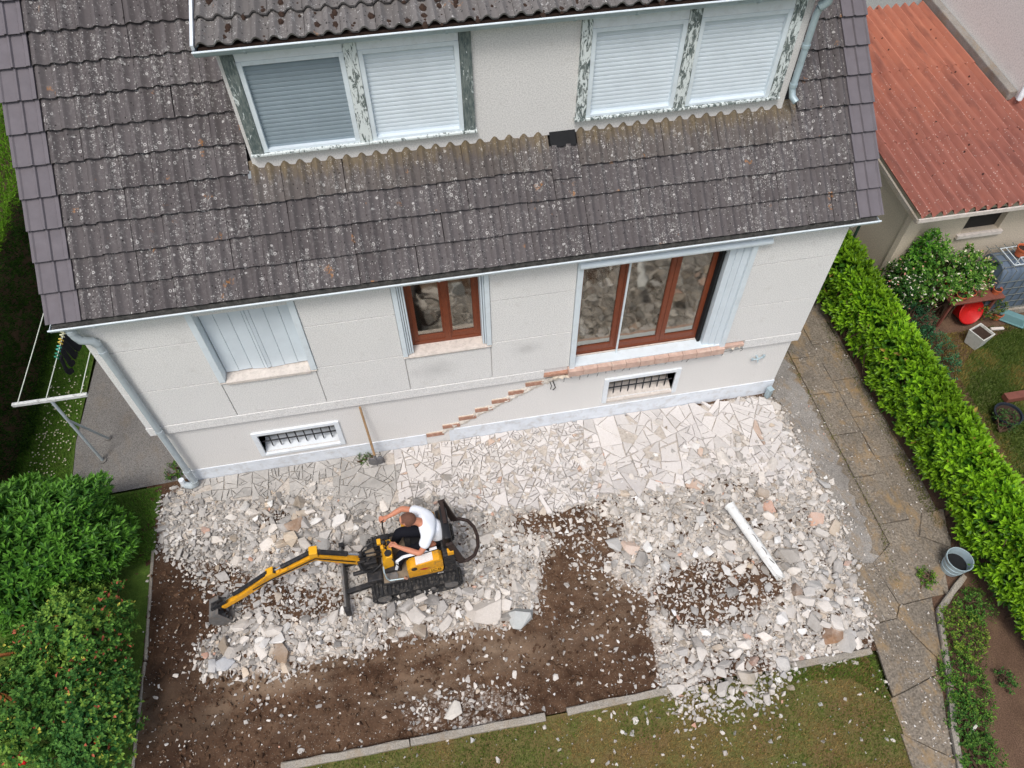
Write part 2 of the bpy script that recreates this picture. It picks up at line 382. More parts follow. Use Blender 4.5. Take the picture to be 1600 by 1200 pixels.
def tile_mesh(name, w, L, kind):
    nseg = 16 if kind == 'roll' else 10; vs = []; fs = []
    xs = [i/nseg for i in range(nseg+1)]
    if kind == 'roll': hz = [tile_profile(min(.9999, x))*1.0 for x in xs]
    else:
        xs = [0, .06, .10, .14, .36, .46, .50, .55, .58, .80, .86, .90, .94, 1.0]; hz = [.0, .0, .012, .0, .0, .0, .026, .026, .004, .004, .0, .02, .022, .022]
    th = .022
    for yy, lift in ((0, .044), (L*.5, .020), (L, 0.0)):
        vs += [((x-.5)*w, yy, h+lift) for x, h in zip(xs, hz)]
    n = len(xs)
    for j in range(2):
        for i in range(n-1): fs.append((j*n+i, j*n+i+1, (j+1)*n+i+1, (j+1)*n+i))
    b = len(vs); vs += [((x-.5)*w, .003, h+.044-th) for x, h in zip(xs, hz)]
    for i in range(n-1): fs.append((b+i, b+i+1, i+1, i))
    b2 = len(vs); vs += [(-.5*w, L, -th), (.5*w, L, -th)]
    fs.append((b, 0, n, 2*n, b2)); fs.append((n-1, b+n-1, b2+1, 3*n-1, 2*n-1))
    me = bpy.data.meshes.new(name); me.from_pydata(vs, [], fs); me.update()
    me.polygons.foreach_set('use_smooth', [True]*len(me.polygons)); me.set_sharp_from_angle(angle=math.radians(38))
    return me
TM = tile_mesh('roof_tile', TW-.003, SL+.05, 'roll'); TM.materials.append(MT['tile'])
TMT = tile_mesh('roof_tile_top', TW-.003, SL+.05, 'roll'); TMT.materials.append(MT['tile_top'])
VML = tile_mesh('verge_tile_l', VL, SL+.05, 'verge'); VML.materials.append(MT['verge'])
VMR = tile_mesh('verge_tile_r', VR+.05, SL+.05, 'verge'); VMR.materials.append(MT['verge'])
RB = Matrix(((1, 0, 0), (0, SV.y, NV.y), (0, SV.z, NV.z)))     # columns: x, up-slope, normal
def put(me, name, pos, R, parent):
    o = bpy.data.objects.new(name, me); COL.objects.link(o); o.parent = parent
    o.matrix_local = Matrix.Translation(pos) @ R.to_4x4(); return o
def jit(a=.006): return Matrix.Rotation(random.gauss(0, a), 3, 'Z') @ Matrix.Rotation(random.gauss(0, a*.6), 3, 'X') @ Matrix.Rotation(random.gauss(0, a*.8), 3, 'Y')
NROW = 17; far = []
def rowpos(i, x): return Vector((x, EY, EZ))+SV*(SL*i)-NV*.048
TML = tile_mesh('roof_tile_long', TW-.003, SL*1.42, 'roll'); TML.materials.append(MT['tile_top'])
for i in range(NROW):
    y = EY+SV.y*SL*i
    vis = i <= 10
    for k in range(NC):
        x = RX0+VL+TW*(k+.5); indorm = DX0-.02 < x < DX1+.02
        if i >= 4 and indorm: continue
        me = TM
        p = rowpos(i, x)+NV*random.gauss(0, .0015)+SV*random.gauss(0, .004)+Vector((random.gauss(0, .002), 0, 0))
        if i == 3 and indorm:
            me = TML
            if k == 16: p -= SV*.125; p += NV*.004; me = TM
        R = RB @ jit()
        if vis: put(me, 'roof_tile', p, R, roof)
        else: far.append((p, R))
    if vis:
        put(VML, 'verge_tile', rowpos(i, RX0+VL/2)+NV*.006, RB @ jit(.003), roof)
        put(VMR, 'verge_tile', rowpos(i, RX1-VR/2+.0)+NV*.006, RB @ Matrix.Scale(-1, 3, (1, 0, 0)) @ jit(.003), roof)

    else:
        far.append((rowpos(i, RX0+VL/2), RB)); far.append((rowpos(i, RX1-VR/2), RB))
tv = np.array([v.co for v in TM.vertices]); tf = [tuple(p.vertices) for p in TM.polygons if len(p.vertices) == 4]
VV = []; FF = []
for p, R in far:
    b = len(VV)*len(tv); VV.append(tv @ np.array(R).T+np.array(p)); FF += [tuple(b+i for i in f) for f in tf]
if VV:
    o = link('upper_roof_tiles', npmesh('upper_roof_tiles', np.concatenate(VV), FF, smooth=True), MT['tile'], roof); o['kind'] = 'stuff'

# ---- gutter along the eave: half round, bright rolled lip, dark debris inside
def gutter(parent, x0, x1, y, z, r, mat, lipmat, sag=0.0):
    m = MB(); n = 10; prof = []
    for k in range(n+1):
        a = math.pi+math.pi*k/n; prof.append((math.cos(a)*r, math.sin(a)*r))
    for k in range(n, -1, -1):
        a = math.pi+math.pi*k/n; prof.append((math.cos(a)*(r-.006), math.sin(a)*(r-.006)))
    m.prism(prof, lambda u, v, w: (w, y+u, z+v+sag*(w-x0)), x0, x1)
    for xx in (x0, x1-.006):
        m.prism([(math.cos(math.pi+math.pi*k/n)*(r-.003), math.sin(math.pi+math.pi*k/n)*(r-.003)) for k in range(n+1)], lambda u, v, w: (w, y+u, z+v+sag*(w-x0)), xx, xx+.006)
    g = m.build('gutter', mat, parent)
    MB().tube([(x0-.004, y-r-.003, z+.004), ((x0+x1)/2, y-r-.003, z+.004+sag*(x1-x0)/2), (x1+.004, y-r-.003, z+.004+sag*(x1-x0))], .0105, 8).build('gutter_lip', lipmat, g, smooth=True)
    for xx in np.arange(x0+.45, x1, .62):
        mm = MB()
        pts = [(xx, y+math.cos(math.pi+math.pi*k/8)*(r+.004), z+math.sin(math.pi+math.pi*k/8)*(r+.004)+sag*(xx-x0)) for k in range(9)]
        for a, b in zip(pts[:-1], pts[1:]): mm.beam(a, b, .022, .004, up=(0, b[1]-y, b[2]-z+.2))
        mm.build('gutter_bracket', mat, g)
    return g
gut = gutter(house, RX0-.005, RX1+.005, -.155, 3.625, .07, MT['white_metal'], MT['white_metal'])
m = MB(); nx = 260
for k in range(nx):
    x0 = RX0+.01+(RX1-RX0-.02)*k/nx; x1 = RX0+.01+(RX1-RX0-.02)*(k+1)/nx
    h = .010*fbm(np.array([k*.31]), np.array([.3]))[0]; h2 = .010*fbm(np.array([(k+1)*.31]), np.array([.3]))[0]
    m.add([(x0, -.216, 3.612+h), (x1, -.216, 3.612+h2), (x1, -.095, 3.622+h2), (x0, -.095, 3.622+h)], [(0, 1, 2, 3)])
m.build('gutter_debris', MT['gutter_debris'], gut)
MB().box(RX0+.04, RX1-.04, -.190, -.10, 3.620, 3.672).build('eave_filler', MT['gutter_debris'], roof)
MB().box(RX0+.06, RX1-.06, -.078, -.062, 3.52, 3.66).build('fascia', MT['white_paint'], house)
MB().box(-.02, W+.02, -.0615, -.045, 3.585, 3.60).build('soffit_strip', MT['white_paint'], house)

# ---- left downpipe with its swan neck and foot
dp = MB(); px, py = .125, -.115
dp.tube([(-.02, -.155, 3.57), (-.015, -.155, 3.44), (.01, -.155, 3.36), (.10, -.13, 3.30), (px, py, 3.22)], .048, 14)
dp = dp.build('swan_neck', MT['grey_pipe'], house, smooth=True)
m = MB().tube([(px, py, 3.26), (px, py, 1.2), (px, py, .14)], .042, 14)
d = m.build('downpipe', MT['grey_pipe'], house, smooth=True)
m = MB()
for z in (3.05, 1.42, .40): m.cyl((px, py, z), (px, py, z+.055), .049, n=14)
m.cyl((-.016, -.155, 3.49), (-.016, -.155, 3.54), .054, n=14)
m.build('pipe_collar', MT['grey_pipe'], d, smooth=True)
m = MB().tube([(px, py, .16), (px-.01, py, .07), (px-.07, py, .035), (px-.17, py+.03, .04)], .05, 14); m.build('pipe_foot', MT['grey_pipe'], d, smooth=True)
MB().tube([(-.06, -.085, .05), (-.06, -.075, .10), (-.06, -.07, .17)], .04, 12).build('white_elbow', MT['white_paint'], d, smooth=True)
# stub of square grey pipe at the right corner
m = MB(); m.obox((8.93, -.10, .10), (.075, .075, .20), rotz3(.3)); m.obox((8.93, -.10, .205), (.09, .09, .02), rotz3(.3)); m.build('pipe_stub', MT['zinc'], house, bevel=.006)

# ---- ground floor windows
def surround(x0, x1, z0, z1, w=.075, bottom=True, right=None, proud=.075, deep=.10, mat='white_metal'):
    rw = right or w
    m = MB(); m.box(x0, x0+w, -proud, deep, z0, z1); m.build('jamb', MT[mat], house, bevel=.004)
    m = MB(); m.box(x1-rw, x1, -proud, deep, z0, z1); m.build('jamb', MT[mat], house, bevel=.004)
# shuttered window
x0, x1, z0, z1 = WIN['s']; surround(x0, x1, z0+.01, z1+.12)
m = MB(); m.box(x0+.08, x1-.08, -.085, .16, z0-.035, z0+.012); m.box(x0+.002, x1-.002, -.08, -.03, z0-.012, z0+.0); m.build('window_sill', MT['stone_sill'], house, bevel=.005)
sh = None; xs = np.linspace(x0+.08, x1-.08, 9); 
def leaf(a, b, ya, yb, nm, zb):
    m = MB(); t_ = .02
    m.add([(a, ya, zb), (b, yb, zb), (b, yb+t_, zb), (a, ya+t_, zb), (a, ya, 3.5), (b, yb, 3.5), (b, yb+t_, 3.5), (a, ya+t_, 3.5)], MB.BF)
    return m.build(nm, MT['shutter_white'], house, bevel=.003)
zig = [.075, .070, .078, .062, .045, .058, .070, .072, .075]
wd = [0, .155, .31, .46, .50, .545, .70, .86, 1.0]
for k in range(8):
    a = x0+.082+(x1-x0-.164)*wd[k]; b = x0+.082+(x1-x0-.164)*wd[k+1]
    leaf(a+.002, b-.002, zig[k], zig[k+1], 'shutter_leaf', z0+.03+.008*math.sin(k*2.1))
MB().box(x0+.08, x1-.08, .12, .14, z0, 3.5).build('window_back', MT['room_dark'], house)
# small window
x0, x1, z0, z1 = WIN['q']
surround(x0, x1, z0+.012, z1+.1, .06)
for side in (0, 1):
    for k in range(3 if side == 0 else 2):
        a = x0+.064+k*.027 if side == 0 else x1-.084-k*.027
        m = MB(); m.box(a, a+.020, -.055+.008*k, .10, z0+.03, 3.52); m.build('folded_shutter_leaf', MT['shutter_white'], house, bevel=.003)
m = MB(); m.box(x0+.062, x1-.062, -.072, .20, z0-.04, z0+.012); m.box(x0+.002, x1-.002, -.082, -.03, z0-.014, z0-.001); m.build('window_sill', MT['stone_sill'], house, bevel=.005)
def casement(xa, xb, za, zb, y, fw, name='casement', bot=None):
    bot = bot or fw
    m = MB(); m.box(xa, xa+fw, y, y+.05, za, zb); m.box(xb-fw, xb, y, y+.05, za, zb); m.box(xa+fw, xb-fw, y+.001, y+.049, za, za+bot); m.box(xa+fw, xb-fw, y+.001, y+.049, zb-fw, zb)
    f = m.build(name, MT['wood_brown'], house, bevel=.004)
    MB().box(xa+fw-.005, xb-fw+.005, y+.020, y+.028, za+bot-.005, zb-fw+.005).build('pane', MT['glass'], f)
    m = MB(); g_ = .008
    m.box(xa+fw, xa+fw+g_, y+.006, y+.018, za+bot, zb-fw); m.box(xb-fw-g_, xb-fw, y+.006, y+.018, za+bot, zb-fw); m.box(xa+fw+g_, xb-fw-g_, y+.006, y+.018, za+bot, za+bot+g_)
    m.build('glazing_bead', MT['wood_brown'], f)
    return f
xa, xb = x0+.165, x1-.135; xm = (xa+xb)/2+.02
m = MB(); m.box(xa-.05, xa, .105, .19, z0+.012, 3.5); m.box(xb, xb+.05, .105, .19, z0+.012, 3.5); m.box(xa, xb, .104, .19, z0+.012, z0+.065); m.build('window_frame', MT['wood_brown'], house, bevel=.004)
casement(xa, xm, z0+.067, 3.5, .112, .055, bot=.085); casement(xm+.002, xb, z0+.067, 3.5, .112, .055, bot=.085)
MB().box(xm-.035, xm+.037, .094, .111, z0+.07, 3.5).build('cover_strip', MT['wood_brown'], house, bevel=.004)
# wide window
x0, x1, z0, z1 = WIN['b']
m = MB(); m.box(x0-.0, x0+.07, -.085, .11, z0-.005, z1+.10); m.build('jamb', MT['white_metal'], house, bevel=.004)
m = MB(); m.box(x1-.07, x1, -.09, .11, z0-.005, z1+.10); m.build('jamb', MT['white_metal'], house, bevel=.004)
for k in range(3):
    a = x1-.1535-.083*k
    m = MB(); m.box(a, a+.0825, -.050+.014*k, .11, z0+.09, z1+.10); m.build('folded_shutter_leaf', MT['shutter_white'], house, bevel=.003)
MB().box(x1-.37, x1-.332, .05, .30, z0+.05, z1+.1).build('reveal', MT['felt_black'], house)
m = MB(); m.box(x0+.07, x1-.07, -.065, .10, z0+.075, z0+.098); m.build('window_threshold', MT['white_metal'], house, bevel=.003)
# shutter box along the top
m = MB(); pr = [(-.10+.04*math.cos(a), 3.415+.045*math.sin(a)) for a in np.linspace(math.pi/2, math.pi*1.5, 8)]+[(-.05, 3.37), (-.05, 3.46)]
m.prism(pr, lambda u, v, w: (w, u, v), x0+.01, x1+.14); m.build('shutter_box', MT['white_metal'], house, smooth=True)
xs = [x0+.075, x0+.075+.60, x0+.075+1.26, x1-.372]
m = MB(); m.box(x0+.07, x1-.372, .12, .21, z0+.099, z0+.15); m.build('window_frame', MT['wood_brown'], house, bevel=.004)
MB().box(x0+.075, x1-.38, .092, .112, z0+.105, z0+.118).build('sill_rail', MT['stone_sill'], house)
for k in range(3): casement(xs[k]+.002, xs[k+1]-.002, z0+.152, 3.46, .125, .058, bot=.10)
m = MB(); m.box(xs[1]+.015, xs[1]+.037, .055, .075, z0+.10, 3.44); m.build('white_rod', MT['white_metal'], house)
m = MB(); m.box(x0+.002, x1-.372, .30, .31, z0, 3.5)
# brick sill and the torn edge beneath it
bx = np.linspace(x0-.02, x1+.0, 12)
for a, b in zip(bx[:-1], bx[1:]):
    m = MB(); m.box(a+.002, b-.002, -.13+random.uniform(-.004, .004), .08, z0-.045, z0+.072); m.build('sill_brick', MT['brick_pink'], house, bevel=.006)
m = MB(); m.box(x1+.002, x1+.30, -.085, -.02, z0+.008, z0+.062); m.build('sill_brick', MT['brick_pink'], house, bevel=.006)
m = MB(); m.box(x0-.36, x0-.01, -.075, -.0, z0-.05, z0+.0); m.build('sill_brick', MT['brick_red'], house, bevel=.006)
def rough_strip(name, pts, w, d, mat, parent, seed, y0=0.0, seg=46):
    """torn mortar: a lumpy band along a polyline in the wall plane"""
    r_ = random.Random(seed); m = MB(); P_ = []
    tot = sum((Vector(b)-Vector(a)).length for a, b in zip(pts[:-1], pts[1:]))
    for a, b in zip(pts[:-1], pts[1:]):
        L = (Vector(b)-Vector(a)).length; n = max(2, int(seg*L/tot))
        for k in range(n): P_.append(Vector(a).lerp(Vector(b), k/n))
    P_.append(Vector(pts[-1])); rows_ = 5; n = len(P_); vs = []; fs = []
    for i, p in enumerate(P_):
        ww = w*(.55+.9*r_.random())*(1 if 0 < i < n-1 else .4)
        for j in range(rows_):
            v = j/(rows_-1); dd = d*math.sin(math.pi*min(1, v*1.1))*(.4+1.1*r_.random()) if 0 < j < rows_-1 else -.01
            vs.append((p.x+r_.uniform(-.012, .012), y0-dd, p.y+ww*(.5-v)+r_.uniform(-.008, .008)))
    for i in range(n-1):
        for j in range(rows_-1): fs.append((i*rows_+j, i*rows_+j+1, (i+1)*rows_+j+1, (i+1)*rows_+j))
    m.add(vs, fs); return m.build(name, mat, parent)
rough_strip('torn_mortar', [(5.40, 1.25), (6.1, 1.30), (7.0, 1.315), (8.20, 1.375)], .105, .075, MT['mortar'], house, 3, seg=80)
m = MB()
for k in range(22):
    x = 5.55+k*.125+random.uniform(-.03, .03); z = 1.24+.03*(x-5.5)/1.3
    m.tube([(x, -.01, z+.05), (x+.01, -.04-random.uniform(0, .03), z-.02), (x+.02*random.uniform(-1, 1), -.03, z-random.uniform(.08, .15))], .0035, 5)
for k in range(6): 
    x = 5.3+k*.5; m.tube([(x, -.03, 1.25), (x+.25, -.05, 1.275+random.uniform(-.02, .02)), (x+.55, -.03, 1.285)], .003, 5)
m.tube([(5.42, -.02, 1.16), (5.44, -.06, 1.10), (5.46, -.05, 1.02), (5.43, -.03, .95)], .008, 5)
m.tube([(5.38, -.02, 1.14), (5.40, -.05, 1.08), (5.39, -.05, 1.0)], .006, 5)
m.build('cut_mesh_wires', MT['wire'], house)
# scar of the removed stair: seven brick nosings stepping up the wall, torn mortar under them
steps = [(3.53, .27), (3.785, .425), (4.035, .575), (4.285, .72), (4.535, .87), (4.78, 1.02), (5.03, 1.165)]
for i, (sx, sz) in enumerate(steps):
    m = MB(); m.box(sx, sx+.262, -.022, .004, sz-.062, sz+.012); m.build('stair_brick', MT['brick_red'], house, bevel=.004)
    m = MB(); m.box(sx+.002, sx+.26, -.012, .003, sz+.013, sz+.024); m.build('stair_joint', MT['mortar'], house)
rough_strip('stair_scar', [(3.78, .27), (4.05, .43), (4.3, .57), (4.55, .72), (4.8, .86), (5.05, 1.0), (5.32, 1.14), (5.55, 1.22)], .17, .022, MT["scar"], house, 9, seg=60)

# old tap
m = MB(); m.cyl((8.52, .0, 1.0), (8.52, -.07, 1.0), .016, n=8); m.tube([(8.45, -.05, .985), (8.52, -.07, 1.0), (8.60, -.05, 1.02)], .011, 6); m.tube([(8.52, -.07, 1.0), (8.515, -.09, .95)], .010, 6); m.cyl((8.60, -.05, 1.0), (8.61, -.05, 1.05), .02, n=8); m.cyl((8.44, -.05, .97), (8.44, -.05, 1.01), .018, n=8)
m.build('tap', MT['zinc'], house)
# ---- cellar windows
for key, (x0, x1, z0, z1) in CEL.items():
    m = MB(); m.box(x0, x0+.07, -.03, .24, z0, z1).box(x1-.07, x1, -.03, .24, z0, z1).box(x0+.07, x1-.07, -.03, .24, z1-.06, z1); fr = m.build('cellar_window_frame', MT['white_paint'], house, bevel=.004)
    m = MB(); m.add([(x0+.07, -.034, z0), (x1-.07, -.034, z0), (x1-.07, .24, z0), (x0+.07, .24, z0), (x0+.07, -.034, z0+.045), (x1-.07, -.034, z0+.045), (x1-.07, .24, z0+.12), (x0+.07, .24, z0+.12)], MB.BF); m.build('cellar_sill', MT['stone_sill'] if key == 'e' else MT['white_paint'], fr)
    MB().box(x0+.07, x1-.07, .225, .235, z0+.10, z1-.05).build('pane', MT['glass'], fr)
    m = MB(); zz = z0+.25; m.cyl((x0+.05, .06, zz), (x1-.05, .06, zz), .011, n=8)
    m.build('bar_rail', MT['black_iron'], fr)
    for k in range(8):
        x = x0+.19+(x1-x0-.36)*k/7; m = MB(); m.cyl((x, .06, z0+.13), (x, .06, z1-.05), .0095, n=8); m.cyl((x, .06, z0+.13), (x, .06, z0+.09), .0095, .002, n=8); m.build('window_bar', MT['black_iron'], fr)
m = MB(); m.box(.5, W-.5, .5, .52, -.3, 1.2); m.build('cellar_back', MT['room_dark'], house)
# ================================================================ the dormer
ZS = 4.60; ZD = 5.98
dm = MB(); gz = lambda y: EZ+(y-EY)*(SV.z/SV.y)
DW = [(2.245, 3.37, 3.50, 4.60), (5.72, 6.83, 6.95, 8.06)]     # per group: outer left, .. outer right
HOLE = [(2.30, 4.55, 4.80, 5.93), (5.77, 8.03, 4.79, 5.93)]
wall_with_holes(dm, DX0, DX1, ZS, ZD, DY, DY+.2, HOLE)
dormer = dm.build('dormer_wall', MT['stucco_dormer'], house)
m = MB()
for X in (DX0+.002, DX1-.202):
    m.prism([(DY+.2, gz(DY+.2)-.1), (DY+.2, ZD), (DY+2.4, gz(DY+2.4)+.1), (DY+2.4, gz(DY+2.4)-.1)], lambda u, v, w: (w, u, v), X, X+.2)
m.build('dormer_cheek', MT['stucco_dormer'], dormer)
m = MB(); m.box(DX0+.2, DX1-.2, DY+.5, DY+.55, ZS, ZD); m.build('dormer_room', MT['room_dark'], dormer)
def roller(x0, x1, z0, z1, y, mat, mat2, pitch=.048):
    m = MB(); z = z0; n = 0; vs = []; fs = []
    prof = []
    while z < z1-.001:
        zt = min(z+pitch, z1); prof += [(y+.001, z), (y-.004, z+.006), (y-.0055, (z+zt)/2), (y-.003, zt-.005)]; z = zt
    prof.append((y+.001, z1))
    for (yy, zz) in prof: vs += [(x0, yy, zz), (x1, yy, zz)]
    for i in range(len(prof)-1): fs.append((2*i, 2*i+1, 2*i+3, 2*i+2))
    m.add(vs, fs); return m.build('roller_shutter', MT[mat], dormer, fixn=False)
for gi, (a, b, c, d) in enumerate(DW):
    z0, z1 = (4.84, 5.92) if gi == 0 else (4.83, 5.90)
    yf = DY-.03
    posts = [(a-.005, a+.115, 'peel_dark'), ((b+c)/2-.065, (b+c)/2+.065, 'peel_white' if gi == 0 else 'peel_mid'), (d-.115, d+.005, 'peel_dark' if gi == 0 else 'peel_mid')]
    if gi == 1: posts[0] = (a-.005, a+.105, 'peel_mid')
    for p0, p1, mt in posts:
        m = MB(); m.box(p0, p1, yf-.015, DY+.1, z0-.04, z1+.04); m.build('window_post', MT[mt], dormer, bevel=.004)
    m = MB(); m.box(a-.02, d+.02, yf-.035, DY+.1, z0-.065, z0-.041); m.build('dormer_sill', MT['peel_white' if gi == 0 else 'peel_mid'], dormer, bevel=.004)
    for wi, (p, q) in enumerate(((posts[0][1], posts[1][0]), (posts[1][1], posts[2][0]))):
        m = MB(); m.box(p+.002, q-.002, yf+.0, DY+.1, z1-.125, z1+.04); m.build('shutter_head', MT['white_paint'], dormer, bevel=.004)
        m = MB(); m.box(p+.002, p+.05, yf-.004, DY+.09, z0-.04, z1-.127).box(q-.05, q-.002, yf-.004, DY+.09, z0-.04, z1-.127); m.box(p+.05, q-.05, yf+.0, DY+.085, z1-.17, z1-.127); m.build('shutter_guide', MT['white_metal'], dormer, bevel=.003)
        grey = gi == 0 and wi == 0
        roller(p+.05, q-.05, z0-.035, z1-.17, DY+.02, 'shutter_grey' if grey else 'shutter_white', None)
        m = MB(); m.box(p+.05, q-.05, yf-.002, DY+.03, z0-.04, z0-.012); m.build('shutter_bottom_bar', MT['shutter_white'], dormer, bevel=.003)
m = MB(); m.box(DX0-.004, DX1+.004, DY-.03, DY-.001, 5.925, 5.985); m.build('dormer_fascia', MT['white_paint'], dormer)
# dormer roof
DP = math.radians(15.5); DSV = Vector((0, math.cos(DP), math.sin(DP))); DNV = Vector((0, -math.sin(DP), math.cos(DP)))
DEY, DEZ = .665, 6.005; QX0, QX1 = 2.075, 8.30; DRB = Matrix(((1, 0, 0), (0, DSV.y, DNV.y), (0, DSV.z, DNV.z)))
m = MB(); slab(m, QX0, QX1, Vector((0, DEY+.02, DEZ-.04)), Vector((0, DEY+.02, DEZ-.04))+DSV*2.7); dr = m.build('dormer_roof', MT['felt_black'], house)
TMD = tile_mesh('dormer_tile', TW-.003, SL+.05, 'roll'); TMD.materials.append(MT['tile_dormer'])
mossv = []; NQ = int((QX1-QX0)/TW); off = (QX1-QX0-NQ*TW)/2
for i in range(8):
    for k in range(NQ):
        x = QX0+off+TW*(k+.5); p = Vector((x, DEY, DEZ))+DSV*(SL*i)+DNV*random.gauss(0, .002)
        if i <= 3: put(TMD, 'roof_tile', p, DRB @ jit(.008), dr)
        else: mossv.append((p, DRB @ jit(.004)))
VV = []; FF = []
for p, R in mossv:
    b = len(VV)*len(tv); VV.append(tv @ np.array(R).T+np.array(p)); FF += [tuple(b+i for i in f) for f in tf]
o = link('far_dormer_tiles', npmesh('far_dormer_tiles', np.concatenate(VV), FF, smooth=True), MT['tile_dormer'], dr); o['kind'] = 'stuff'
# moss cushions on the dormer roof
VV = []; FF = []; nv = 0
for k in range(230):
    s = random.uniform(.014, .042); u = random.random()**1.3*1.2; x = random.uniform(QX0+.1, QX1-.1)
    fx = ((x-QX0-off)/TW*2) % 1.0; x += (0.80-fx)*TW/2*random.uniform(.6, 1.0)
    c = Vector((x, DEY, DEZ))+DSV*u+DNV*.022
    P = [c+(Vector((1, 0, 0))*math.cos(a)*s*random.uniform(.7, 1.2)+DSV*math.sin(a)*s*random.uniform(.8, 1.5)) for a in np.linspace(0, 2*math.pi, 7)[:-1]]
    Q = [c+(p-c)*.6+DNV*s*random.uniform(.4, .8) for p in P]; T_ = c+DNV*s*.9
    VV += [tuple(v) for v in P+Q+[T_]]
    for j in range(6):
        FF += [(nv+j, nv+(j+1) % 6, nv+6+(j+1) % 6), (nv+j, nv+6+(j+1) % 6, nv+6+j), (nv+6+j, nv+6+(j+1) % 6, nv+12)]
    nv += 13
o = link('moss', npmesh('moss', VV, FF, smooth=True), MT['moss'], dr); o['kind'] = 'stuff'
m = MB(); a_ = Vector((QX0-.012, DEY-.01, DEZ+.03)); m.beam(a_, a_+DSV*2.7, .028, .055, up=tuple(DNV)); m.build('verge_strip', MT['white_paint'], dr)
MB().box(QX0+.03, QX1-.03, .672, .76, 5.982, 6.018).build('eave_filler', MT['moss'], dr)
g2 = gutter(dormer, QX0-.02, QX1+.02, .695, 6.005, .076, MT['zinc'], MT['white_metal'])
m = MB(); m.box(QX0+.02, QX1-.02, .635, .755, 5.980, 5.990); m.build('gutter_debris', MT['gutter_debris'], g2)
# dormer downpipe on the right, ending above the tiles
m = MB(); 
m.tube([(8.24, .71, 5.95), (8.24, .71, 5.86), (8.20, .74, 5.80)], .052, 14).tube([(8.20, .742, 5.79), (8.195, .762, 5.70), (8.195, .765, 4.88), (8.20, .72, 4.80), (8.23, .66, 4.765)], .038, 12)
m.cyl((8.195, .764, 5.35), (8.195, .764, 5.39), .045, n=12).cyl((8.195, .764, 4.90), (8.195, .764, 4.94), .044, n=12)
m.build('dormer_downpipe', MT['zinc'], dormer, smooth=True)
# black felt laid bare where one tile slipped
px_ = RX0+VL+TW*16.5
c0 = rowpos(3, px_)+SV*.235+NV*.03
m = MB(); m.obox(c0+SV*.10, (TW*.90, .20, .01), RB); m.build('bare_felt', MT['felt_black'], roof)
simple('shovel_grey', (128, 134, 138), .6, .1)
# lead strip at the foot of the left cheek
m = MB(); q = rowpos(4, DX0-.03)+NV*.03; m.obox(q-SV*.01+Vector((.01, 0, .0)), (.10, .08, .010), RB); m.build('lead_flashing', MT['shovel_grey'], roof)
# ================================================================ ground
def leafmat(key, rough=.5, transl=.25, spec=.3):
    t = NT(key, rough, spec); c, _ = t.attr('Col'); t.color(c)
    tl = t.n('ShaderNodeBsdfTranslucent'); t.l(c, tl.inputs[0]); mx = t.n('ShaderNodeMixShader'); mx.inputs[0].default_value = transl
    t.l(t.b.outputs[0], mx.inputs[1]); t.l(tl.outputs[0], mx.inputs[2]); t.l(mx.outputs[0], t.t.nodes['Material Output'].inputs['Surface']); MT[key] = t.m
leafmat('leaf', .48, .22, .35); leafmat('leaf_matt', .7, .25, .2); leafmat('grass_blade', .75, .3, .15)
t = NT('rubble', .95, .12); c, _ = t.attr('Col')
n1 = t.noise(38, 5, .7); n2 = t.noise(7, 4, .6)
c = t.mix(t.ramp(n1, [(.3, .32), (.62, 0.0)]), c, t.mix(1.0, c, (.55, .52, .48), 'MULTIPLY'))
c = t.mix(t.ramp(n2, [(.6, 0.0), (.8, .4)]), c, lin((168, 150, 130)))
c = t.mix(t.math('MULTIPLY', t.ramp(t.noise(1.7, 5, .7, t.scale(1, 1, 1, off=(5, 3, 0))), [(.40, 0.0), (.62, .55)]), t.ramp(t.noise(60, 4, .7), [(.35, .4), (.6, 1.0)])), c, lin((212, 207, 200)))
t.color(c).bump(n1, .6, .006); MT['rubble'] = t.m
# bare soil: brown loam, crumbs, pale concrete dust where rubble lay (attribute)
t = NT('soil', .98, .08); dust, dfac = t.attr('Col')
n1 = t.noise(3.2, 6, .68); n2 = t.noise(34, 5, .7); n3 = t.noise(1.2, 3, .6, t.scale(.5, 1.6, 1))
col = t.mix(t.ramp(n1, [(.32, 0.0), (.68, 1.0)]), lin((66, 48, 37)), lin((112, 88, 69)))
col = t.mix(t.ramp(n2, [(.35, .55), (.6, 0.0)]), col, lin((66, 47, 36)))
d1, c1 = t.voro(55); sp = t.n('ShaderNodeSeparateColor'); t.l(c1, sp.inputs[0])
crumb = t.math('MULTIPLY', t.ramp(d1, [(.22, 1.0), (.34, 0.0)]), t.math('LESS_THAN', sp.outputs[0], .3))
col = t.mix(t.math('MULTIPLY', crumb, .6), col, lin((168, 154, 136)))
sd_ = t.n('ShaderNodeSeparateColor'); t.l(dust, sd_.inputs[0])
dm_ = t.ramp(t.math('ADD', sd_.outputs[0], t.math('MULTIPLY', t.math('SUBTRACT', t.noise(17, 7, .8), .5), 1.5)), [(.26, 0.0), (.56, 1.0)])
col = t.mix(dm_, col, lin((202, 194, 184)))
col = t.mix(t.math('MULTIPLY', sd_.outputs[1], t.ramp(n3, [(.40, 0.0), (.58, .75)])), col, lin((142, 122, 102)))
col = t.mix(t.math('MULTIPLY', sd_.outputs[2], .7), col, lin((50, 37, 30)))          # freshly dug damp strip
t.color(col).bump(t.math('ADD', n2, t.math('MULTIPLY', crumb, .5)), .8, .012); MT['soil'] = t.m
